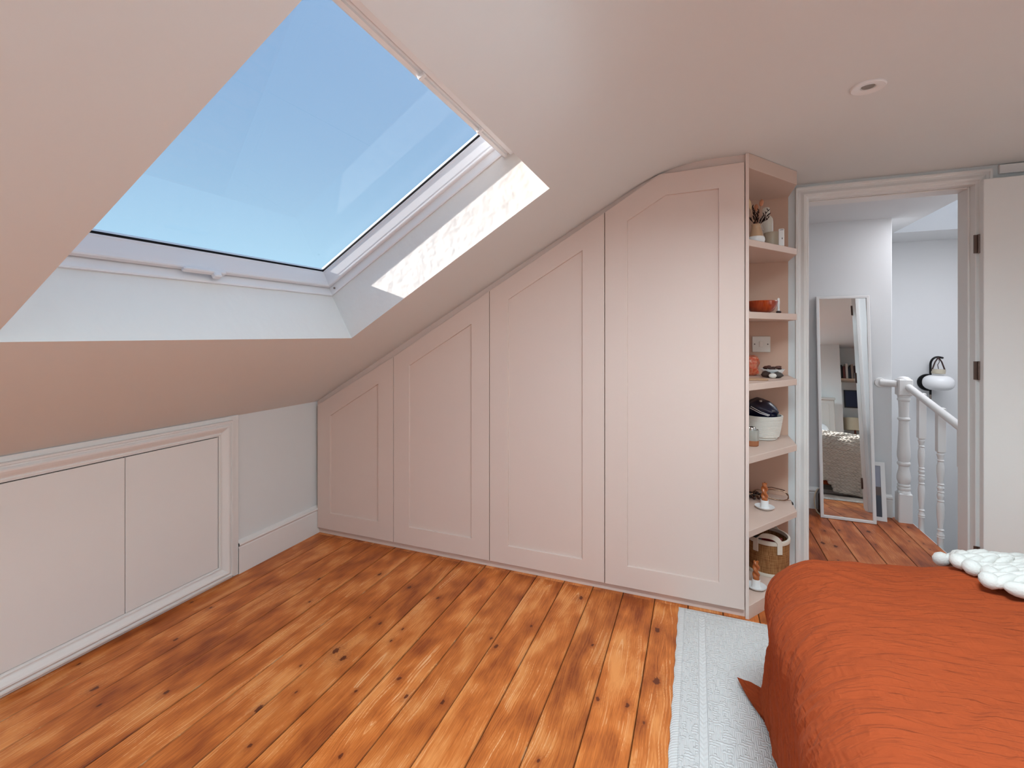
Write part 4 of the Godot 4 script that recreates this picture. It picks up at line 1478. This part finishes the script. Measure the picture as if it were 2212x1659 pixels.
	wm.uv1_scale = Vector3(14, 3, 3)
	obj("bowl_body", m, wm, bw)
	m = MB.new()
	var tr := thing("trinket", "tiny pale ornament with a dark foot beside the wooden bowl", "ornament", Vector3(2.688, y2, -0.28))
	m.lathe(Vector3.ZERO, [Vector2(0, 0.012), Vector2(0.006, 0.012), Vector2(0.0045, 0.03), Vector2(0.006, 0.055), Vector2(0.005, 0.075), Vector2(0, 0.078)], 16)
	obj("stem", m, M.white, tr)
	m = MB.new()
	m.ellipsoid(Vector3(0, 0.007, 0.006), Basis(Vector3(0.012, 0, 0), Vector3(0, 0.007, 0), Vector3(0, 0, 0.010)), 10, 8)
	obj("foot", m, mat(Color(0.22, 0.13, 0.11), 0.6), tr)
	# --- light switch on the back panel
	var sw := thing("light_switch", "cream square light switch on the back panel above the third shelf", "light switch", Vector3(2.647, 1.244, -0.602))
	m = MB.new()
	m.box(Vector3(-0.046, -0.045, 0.0), Vector3(0.046, 0.045, 0.008), 0.003)
	obj("plate", m, mat(Color(0.88, 0.845, 0.80), 0.35), sw)
	m = MB.new()
	m.box(Vector3(-0.010, -0.016, 0.006), Vector3(0.010, 0.016, 0.0115), 0.0015, Basis(Vector3.RIGHT, 0.08))
	obj("rocker", m, mat(Color(0.90, 0.865, 0.82), 0.3), sw)
	for x in [-0.033, 0.033]:
		m = MB.new()
		m.lathe(Vector3(x, 0, 0.008), [Vector2(0, 0.0012), Vector2(0.003, 0.001), Vector2(0.0036, 0)], 12, 1, 1, Basis(Vector3.RIGHT, PI / 2))
		obj("screw", m, M.hinge, sw)
	# --- third shelf: salt lamp, shell bowl, pebble, coaster
	var y3: float = SHELF_Y[2]
	var sl := thing("salt_crystal", "rough orange salt crystal block at the back of the third shelf", "salt lamp", Vector3(2.585, y3, -0.52))
	m = MB.new()
	var nz := noise(71, 18.0, 2)
	var rows := []
	for i in 12:
		var row := PackedVector3Array()
		var a := PI * i / 11.0
		for j in 16:
			var tt := TAU * j / 16
			var p := Vector3(sin(a) * cos(tt), -cos(a), sin(a) * sin(tt))
			p = Vector3(signf(p.x) * pow(absf(p.x), 0.5) * 0.041, 0.055 + signf(p.y) * pow(absf(p.y), 0.6) * 0.055, signf(p.z) * pow(absf(p.z), 0.5) * 0.045)
			var k := 1.0 + 0.5 * nz.get_noise_3dv(p * 1.6)
			row.append(Vector3(p.x * k, maxf(0, p.y * (1.0 + 0.12 * nz.get_noise_3dv(p * 1.3))), p.z * k))
		rows.append(row)
	for i in 11:
		for j in 16:
			m.tri(rows[i][j], rows[i][(j + 1) % 16], rows[i + 1][(j + 1) % 16], rows[i][j] - Vector3(0, 0.06, 0))
			m.tri(rows[i][j], rows[i + 1][(j + 1) % 16], rows[i + 1][j], rows[i][j] - Vector3(0, 0.06, 0))
	var sm := mat(Color(0.84, 0.50, 0.36), 0.3, 0.6)
	var st2 := NoiseTexture2D.new()
	st2.width = 256; st2.height = 256
	st2.seamless = true
	st2.noise = noise(73, 0.02, 4)
	var sg2 := Gradient.new()
	sg2.set_color(0, Color(0.95, 0.62, 0.50)); sg2.set_color(1, Color(1.25, 1.5, 1.6))
	sg2.set_offset(0, 0.35); sg2.set_offset(1, 0.75)
	st2.color_ramp = sg2
	sm.albedo_texture = st2
	sm.uv1_triplanar = true
	sm.uv1_scale = Vector3.ONE * 9.0
	sm.subsurf_scatter_enabled = true
	sm.subsurf_scatter_strength = 0.4
	obj("crystal", m, sm, sl)
	var sb := thing("shell_bowl", "white bowl heaped with brown dried shells on the third shelf", "bowl", Vector3(2.683, y3, -0.445))
	m = MB.new()
	m.lathe(Vector3.ZERO, [Vector2(0, 0.002), Vector2(0.026, 0.002), Vector2(0.040, 0.014), Vector2(0.056, 0.040), Vector2(0.0575, 0.043), Vector2(0.054, 0.042), Vector2(0.036, 0.016), Vector2(0, 0.010)], 36)
	obj("bowl_body", m, M.white, sb)
	var names := ["dried_pod", "dried_pod"]
	for k in 9:
		m = MB.new()
		var a := k * 2.4
		var rr := 0.0 if k == 0 else 0.034
		var ax := Vector3(cos(a + 1.2), 0.18, sin(a + 1.2)).normalized()
		var s2 := ax.cross(Vector3.UP).normalized()
		m.ellipsoid(Vector3(cos(a) * rr, 0.046 + 0.006 * (k % 2), sin(a) * rr), Basis(ax * 0.019, s2 * 0.010, ax.cross(s2) * 0.007), 10, 8)
		var pod := obj("dried_pod", m, [mat(Color(0.25, 0.13, 0.10), 0.7), mat(Color(0.36, 0.20, 0.16), 0.7)][k % 2])
		pod.position = sb.position
		tag(pod, "small brown dried pod lying in the white shell bowl", "dried pod", "dried pods in the shell bowl")
	for k in 2:
		m = MB.new()
		var c: Vector3 = [Vector3(0.012, 0, 0), Vector3(0, 0, 0)][k]
		m.ellipsoid(Vector3(0, 0.016, 0), Basis(Vector3(0.024, 0, 0), Vector3(0, 0.016, 0), Vector3(0, 0, 0.018)), 14, 10)
		var nzz := noise(81 + k, 60.0, 2)
		for q in m.v.size(): m.v[q] += m.n[q] * 0.006 * nzz.get_noise_3dv(m.v[q])
		var sh := obj("dark_shell", m, mat([Color(0.24, 0.15, 0.12), Color(0.30, 0.27, 0.25)][k], 0.75))
		sh.position = [Vector3(2.647, y3 + 0.001, -0.395), Vector3(2.700, y3 + 0.001, -0.385)][k]
		tag(sh, ["mottled brown shell left of the white pebble on the third shelf", "grey rough shell right of the white pebble on the third shelf"][k], "shell")
	m = MB.new()
	m.ellipsoid(Vector3(0, 0.0135, 0), Basis(Vector3(0.018, 0, 0), Vector3(0, 0.0135, 0), Vector3(0, 0, 0.014)), 16, 12)
	var pb := obj("pebble", m, mat(Color(0.88, 0.85, 0.81), 0.5), null, Vector3(2.672, y3, -0.352))
	tag(pb, "smooth white pebble in front of the shell bowl", "pebble")
	m = MB.new()
	m.box(Vector3(-0.055, 0, -0.04), Vector3(0.042, 0.008, 0.04), 0.0038, Basis(Vector3.UP, 0.35))
	var co := obj("coaster", m, mat(Color(0.74, 0.58, 0.45), 0.6), null, Vector3(2.586, y3, -0.235))
	tag(co, "flat tan wooden coaster at the front of the third shelf", "coaster")
	# --- fourth shelf: rope basket with navy pouch, pot with silver
	var y4: float = SHELF_Y[3]
	var rb := thing("rope_basket", "round white coiled rope basket on the fourth shelf", "basket", Vector3(2.636, y4, -0.470))
	m = MB.new()
	var pr := [Vector2(0, 0.002), Vector2(0.070, 0.002)]
	for k in 17:
		var yy := 0.006 + 0.0074 * k
		var rr := 0.076 + 0.0215 * pow(k / 16.0, 0.75) + (0.006 if k == 0 else 0.0)
		if k < 2: rr -= 0.006 * (2 - k)
		for q in 5:
			var a := -PI / 2 + PI * q / 4.0
			pr.append(Vector2(rr + 0.0035 * cos(a), yy + 0.00425 * sin(a)))
	pr.append_array([Vector2(0.092, 0.128), Vector2(0.078, 0.05), Vector2(0, 0.03)])
	m.lathe(Vector3.ZERO, pr, 48)
	var rope := mat(Color(0.89, 0.86, 0.82), 0.9, 0.1)
	bump_noise(rope, 91, 0.09, 0.15, 12.0)
	obj("basket_body", m, rope, rb)
	var po := thing("pouch", "shiny navy blue pouch stuffed into the white rope basket", "pouch", Vector3(2.636, y4 + 0.140, -0.470))
	m = MB.new()
	rows = []
	var n2 := noise(95, 9.0, 2)
	for i in 16:
		var row := PackedVector3Array()
		var a := PI * i / 15.0
		for j in 28:
			var tt := TAU * j / 28
			var p := Vector3(0.092 * sin(a) * cos(tt), -0.062 * cos(a), 0.078 * sin(a) * sin(tt))
			p.y += 0.016 * maxf(0, 1.0 - absf(p.x + 0.02) / 0.08) * (1.0 if p.y > 0 else 0.0) - (0.22 * maxf(0.0, p.x - 0.02) if p.y > 0 else 0.0)
			if p.y < 0: p = Vector3(p.x * 0.8, p.y, p.z * 0.8)
			p += p.normalized() * 0.012 * n2.get_noise_3dv(p)
			row.append(p)
		rows.append(row)
	m.grid(rows, true)
	for k in m.n.size():
		if m.n[k].dot(m.v[k]) < 0: m.n[k] = -m.n[k]
	obj("pouch_body", m, mat(Color(0.035, 0.05, 0.17), 0.3, 0.6), po)
	m = MB.new()
	m.ellipsoid(Vector3(-0.012, 0.066, 0.052), Basis(Vector3(0.008, 0, 0), Vector3(0, 0.007, 0), Vector3(0, 0, 0.005)), 10, 8)
	obj("popper", m, M.steel, po)
	m = MB.new()
	m.tube([Vector3(-0.065, 0.030, 0.078), Vector3(-0.02, 0.008, 0.100), Vector3(0.02, -0.004, 0.098)], 0.0018, 6)
	m.tube([Vector3(-0.060, 0.038, 0.074), Vector3(-0.015, 0.014, 0.098), Vector3(0.025, 0.0, 0.097)], 0.0018, 6)
	obj("zip", m, M.white, po)
	var pt := thing("ceramic_pot", "small grey glazed pot with a bare terracotta foot on the fourth shelf", "pot", Vector3(2.567, y4, -0.262))
	m = MB.new()
	m.lathe(Vector3.ZERO, [Vector2(0, 0), Vector2(0.029, 0), Vector2(0.032, 0.004), Vector2(0.0325, 0.028)], 32)
	obj("foot", m, mat(Color(0.62, 0.38, 0.24), 0.7), pt)
	m = MB.new()
	m.lathe(Vector3.ZERO, [Vector2(0.0325, 0.028), Vector2(0.033, 0.032), Vector2(0.033, 0.076), Vector2(0.031, 0.081), Vector2(0.029, 0.080), Vector2(0.028, 0.06), Vector2(0, 0.055)], 32)
	obj("glazed_body", m, mat(Color(0.62, 0.60, 0.56), 0.22, 0.6), pt)
	for k in 4:
		m = MB.new()
		var a := k * 1.6
		m.lathe(Vector3.ZERO, [Vector2(0, 0), Vector2(0.010, 0), Vector2(0.011, 0.004), Vector2(0.011, 0.026), Vector2(0.009, 0.030), Vector2(0, 0.030)], 16)
		var cap := obj("trinket_tube", m, metal(Color(0.85, 0.83, 0.80), 0.18), null, pt.position + Vector3(cos(a) * 0.015, 0.062, sin(a) * 0.015))
		cap.rotation = Vector3(0.15 * sin(a * 3), 0, 0.2 * cos(a))
		tag(cap, "shiny silver tube poking out of the grey ceramic pot, the %s of four" % ["one nearest the basket", "one nearest the room", "one nearest the wardrobe side", "rear one"][k], "tube", "silver tubes in the grey pot")
	# --- fifth shelf: candle, necklace heap, spectacles
	var y5: float = SHELF_Y[4]
	twist_candle(Vector3(2.634, y5, -0.340), "on the fifth shelf")
	var nk := thing("bead_necklace", "heap of dark shiny beads on the fifth shelf behind the candle", "necklace", Vector3(2.600, y5, -0.50))
	for k in 26:
		m = MB.new()
		var a := rng.randf() * TAU
		var rr := sqrt(rng.randf()) * 0.05
		m.ellipsoid(Vector3(cos(a) * rr, 0.009 + 0.017 * (1 - rr / 0.05) * rng.randf_range(0.5, 2.0), sin(a) * rr * 0.7), Basis.IDENTITY.scaled(Vector3.ONE * rng.randf_range(0.007, 0.010)), 10, 8)
		obj("bead", m, [M.bead, M.bead2, M.bead3][k % 3] if M.has("bead") else mat(Color(0.2, 0.1, 0.07), 0.15), nk)
	var gs := thing("spectacles", "thin metal framed spectacles lying on the fifth shelf beside the candle", "spectacles", Vector3(2.70, y5, -0.50))
	m = MB.new()
	for s in [0.0]:
		var lp := []
		for i in 25:
			var a := TAU * i / 24.0
			lp.append(Vector3(0.012 + 0.052 * signf(cos(a)) * pow(absf(cos(a)), 0.7), 0.030 + 0.026 * signf(sin(a)) * pow(absf(sin(a)), 0.7), 0.012 * cos(a)))
		m.tube(lp, 0.0031, 8)
		lp = []
		for i in 25:
			var a := TAU * i / 24.0
			lp.append(Vector3(-0.075 + 0.030 * cos(a), 0.024 + 0.021 * sin(a), -0.008))
		m.tube(lp, 0.0031, 8)
	m.tube([Vector3(-0.045, 0.030, -0.008), Vector3(-0.04, 0.036, -0.004), Vector3(-0.038, 0.030, -0.01)], 0.0022, 6)
	obj("rim", m, metal(Color(0.60, 0.48, 0.40), 0.25), gs)
	m = MB.new()
	m.tube([Vector3(0.062, 0.034, 0.0), Vector3(0.05, 0.050, -0.03), Vector3(-0.01, 0.058, -0.035), Vector3(-0.03, 0.056, -0.030)], 0.0026, 6)
	m.tube([Vector3(0.045, 0.010, 0.012), Vector3(0.078, 0.007, -0.005), Vector3(0.080, 0.005, 0.02)], 0.0014, 6)
	obj("temple", m, metal(Color(0.42, 0.31, 0.26), 0.3), gs)
	m = MB.new()
	m.tube([Vector3(0.080, 0.005, 0.018), Vector3(0.081, 0.005, 0.032), Vector3(0.079, 0.003, 0.048)], 0.003, 8)
	obj("temple_tip", m, M.black, gs)
	# --- bottom shelf: rattan basket and candle
	twist_candle(Vector3(2.579, 0.062, -0.185), "on the bottom shelf before the rattan basket")
	rattan()


func rattan() -> void:
	var at := Vector3(2.655, 0.062, -0.432)
	var o := thing("rattan_basket", "woven rattan basket with cream rims and handles on the bottom shelf", "basket", at)
	var sx := 1.0
	var sz := 1.06
	var R := 0.103
	var H := 0.172
	var m := MB.new()
	m.lathe(Vector3.ZERO, [Vector2(0, 0.004), Vector2(R - 0.004, 0.004), Vector2(R, 0.008), Vector2(R + 0.002, H), Vector2(R - 0.003, H), Vector2(R - 0.005, 0.012), Vector2(0, 0.010)], 48, sx, sz)
	# woven texture
	var W := 256
	var im := Image.create(W, W, false, Image.FORMAT_RGB8)
	var hm := Image.create(W, W, false, Image.FORMAT_RF)
	var nz := noise(101, 0.02, 2)
	for y in W:
		for x in W:
			var wx := 0.5 + 0.5 * cos(TAU * x / 8.0)
			var wy := 0.5 + 0.5 * cos(TAU * y / 8.0)
			var over := (int(x / 8.0) + int(y / 8.0)) % 2 == 0
			var h := (wx * 0.8 + 0.2 * wy) if over else (wy * 0.8 + 0.2 * wx)
			var streak := nz.get_noise_2d(x * 3.0, y * 0.2) * 0.5 + nz.get_noise_2d(x * 0.2, y * 3.0 + 99.0) * 0.4
			var c := Color(0.72, 0.52, 0.33).lerp(Color(0.40, 0.22, 0.11), clampf(0.55 - h * 0.55 - streak, 0, 1))
			im.set_pixel(x, y, c)
			hm.set_pixel(x, y, Color(h, 0, 0))
	var rm := mat(Color.WHITE, 0.7, 0.3)
	rm.albedo_texture = img_tex(im)
	rm.heightmap_enabled = true
	rm.heightmap_texture = img_tex(hm)
	rm.heightmap_scale = 0.15
	rm.uv1_triplanar = true
	rm.uv1_scale = Vector3.ONE * 9.0
	obj("woven_body", m, rm, o)
	var cream := mat(Color(0.87, 0.82, 0.76), 0.8, 0.2)
	for k in 2:
		m = MB.new()
		var y: float = [0.0, H - 0.012][k]
		var hh: float = [0.016, 0.020][k]
		m.lathe(Vector3(0, y, 0), [Vector2(R - 0.004, 0.0), Vector2(R + 0.004, 0.001), Vector2(R + 0.006, hh * 0.5), Vector2(R + 0.005, hh), Vector2(R - 0.005, hh + 0.001), Vector2(R - 0.006, 0.004)], 48, sx, sz)
		obj("rim", m, cream, o)
	for k in 2:
		m = MB.new()
		# a flat strap arching between two points of the rim
		var c0: float = [1.66, 4.80][k]
		var rows := []
		for i in 25:
			var f := i / 24.0
			var ang := c0 + (f - 0.5) * 1.5
			var up := 0.0
			var y := 0.0
			if f < 0.16: y = lerpf(H - 0.050, H, f / 0.16)
			elif f > 0.84: y = lerpf(H, H - 0.050, (f - 0.84) / 0.16)
			else: y = H + 0.040 * sin(PI * (f - 0.16) / 0.68)
			var aa := clampf(ang, c0 - 0.51, c0 + 0.51) if (f < 0.16 or f > 0.84) else c0 + sin(PI * ((f - 0.16) / 0.68 - 0.5)) * 0.51
			var rr := R + 0.008
			var p := Vector3(cos(aa) * rr * sx, y, sin(aa) * rr * sz)
			var rad := Vector3(cos(aa), 0, sin(aa))
			var tang := Vector3(-sin(aa), 0, cos(aa))
			var wdir := tang if (f < 0.16 or f > 0.84) else (tang * absf(2 * (f - 0.5)) + Vector3.UP * (1 - absf(2 * (f - 0.5))) * 0.8).normalized()
			if f > 0.84: wdir = tang
			elif f > 0.5: wdir = (tang * absf(2 * (f - 0.5)) - Vector3.UP * (1 - absf(2 * (f - 0.5))) * 0.8).normalized()
			elif f > 0.16: wdir = (tang * absf(2 * (f - 0.5)) + Vector3.UP * (1 - absf(2 * (f - 0.5))) * -0.8).normalized()
			var wv := wdir * 0.0125
			var th := rad * 0.0025
			rows.append(PackedVector3Array([p - wv - th, p + wv - th, p + wv + th, p - wv + th]))
		for i in 24:
			for j in 4:
				m.quad(rows[i][j], rows[i][(j + 1) % 4], rows[i + 1][(j + 1) % 4], rows[i + 1][j])
		obj("handle", m, cream, o)
	m = MB.new()
	m.box(Vector3(-0.045, 0.0, -0.028), Vector3(0.045, 0.028, 0.028), 0.002, Basis(Vector3.UP, -0.25))
	var rbx := obj("red_box", m, mat(Color(0.50, 0.07, 0.09), 0.4), null, at + Vector3(0.02, 0.145, 0.030))
	tag(rbx, "small dark red box near the top of the rattan basket", "box")
	m = MB.new()
	m.box(Vector3(-0.06, 0.0, -0.05), Vector3(0.06, 0.13, 0.04), 0.01)
	var dk := obj("dark_bag", m, mat(Color(0.03, 0.03, 0.05), 0.5), null, at + Vector3(-0.018, 0.016, -0.010))
	tag(dk, "black cloth bag inside the rattan basket under the red box", "bag")


# ---------------------------------------------------------------- small things
func make_small_things() -> void:
	downlight(Vector3(2.842, CEIL, 0.487), "round white ceiling downlight in the flat part of the bedroom ceiling", 0.050)


# ---------------------------------------------------------------- what the mirror shows of the room behind
func make_room_behind() -> void:
	var tb := thing("bedside_table", "pale wooden bedside table beside the headboard seen in the mirror", "table", Vector3(4.38, 0, 3.24))
	var m := MB.new()
	m.box(Vector3(-0.18, 0.50, -0.18), Vector3(0.18, 0.53, 0.18), 0.004)
	obj("top", m, mat(Color(0.72, 0.60, 0.50), 0.5), tb)
	m = MB.new()
	m.box(Vector3(-0.17, 0.10, -0.17), Vector3(0.17, 0.50, 0.17), 0.004)
	obj("body", m, mat(Color(0.75, 0.65, 0.56), 0.5), tb)
	for x in [-0.15, 0.15]:
		for z in [-0.15, 0.15]:
			m = MB.new()
			m.box(Vector3(x - 0.015, 0, z - 0.015), Vector3(x + 0.015, 0.10, z + 0.015), 0.002)
			obj("leg", m, mat(Color(0.72, 0.60, 0.50), 0.5), tb)
	var lp := thing("table_lamp", "table lamp with a beige drum shade on the bedside table", "lamp", Vector3(4.36, 0.53, 3.24))
	m = MB.new()
	m.lathe(Vector3.ZERO, [Vector2(0, 0), Vector2(0.05, 0), Vector2(0.075, 0.05), Vector2(0.08, 0.10), Vector2(0.05, 0.18), Vector2(0.015, 0.23), Vector2(0.012, 0.28), Vector2(0, 0.28)], 28)
	obj("base", m, mat(Color(0.50, 0.30, 0.26), 0.3), lp)
	m = MB.new()
	m.lathe(Vector3.ZERO, [Vector2(0.15, 0.27), Vector2(0.15, 0.46), Vector2(0.148, 0.46), Vector2(0.148, 0.27), Vector2(0.15, 0.27)], 32)
	obj("shade", m, mat(Color(0.70, 0.65, 0.56), 0.9), lp)
	var sf := thing("alcove_shelf", "pale wooden shelf fixed in the alcove beside the chimney breast", "shelf", Vector3(4.395, 1.60, 3.32))
	m = MB.new()
	m.box(Vector3(-0.20, -0.035, -0.12), Vector3(0.20, 0.0, 0.12), 0.002)
	obj("board", m, mat(Color(0.74, 0.64, 0.55), 0.5), sf)
	for k in 6:
		m = MB.new()
		var hgt: float = [0.22, 0.20, 0.24, 0.19, 0.23, 0.21][k]
		m.box(Vector3(-0.016, 0, -0.075), Vector3(0.016, hgt, 0.075), 0.002)
		var bkm := mat([Color(0.10, 0.10, 0.11), Color(0.42, 0.22, 0.20), Color(0.85, 0.83, 0.80), Color(0.13, 0.16, 0.2), Color(0.6, 0.55, 0.5), Color(0.2, 0.1, 0.1)][k], 0.6)
		var bk := obj("book", m, bkm, null, Vector3(4.225 + 0.036 * k, 1.60, 3.32))
		tag(bk, "%s upright book on the alcove shelf" % ["black", "brown red", "white", "dark blue", "stone coloured", "maroon"][k], "book", "books on the alcove shelf")
	var pc := thing("wall_picture", "dark blue framed picture on the alcove wall below the shelf", "picture", Vector3(4.40, 1.16, 3.44))
	m = MB.new()
	m.box(Vector3(-0.12, 0, -0.008), Vector3(0.12, 0.28, 0.008), 0.002)
	obj("frame", m, mat(Color(0.10, 0.11, 0.15), 0.5), pc)
	m = MB.new()
	m.quad(Vector3(-0.105, 0.015, -0.0085), Vector3(0.105, 0.015, -0.0085), Vector3(0.105, 0.265, -0.0085), Vector3(-0.105, 0.265, -0.0085), Vector3.FORWARD)
	obj("print", m, mat(Color(0.10, 0.16, 0.30), 0.5), pc)
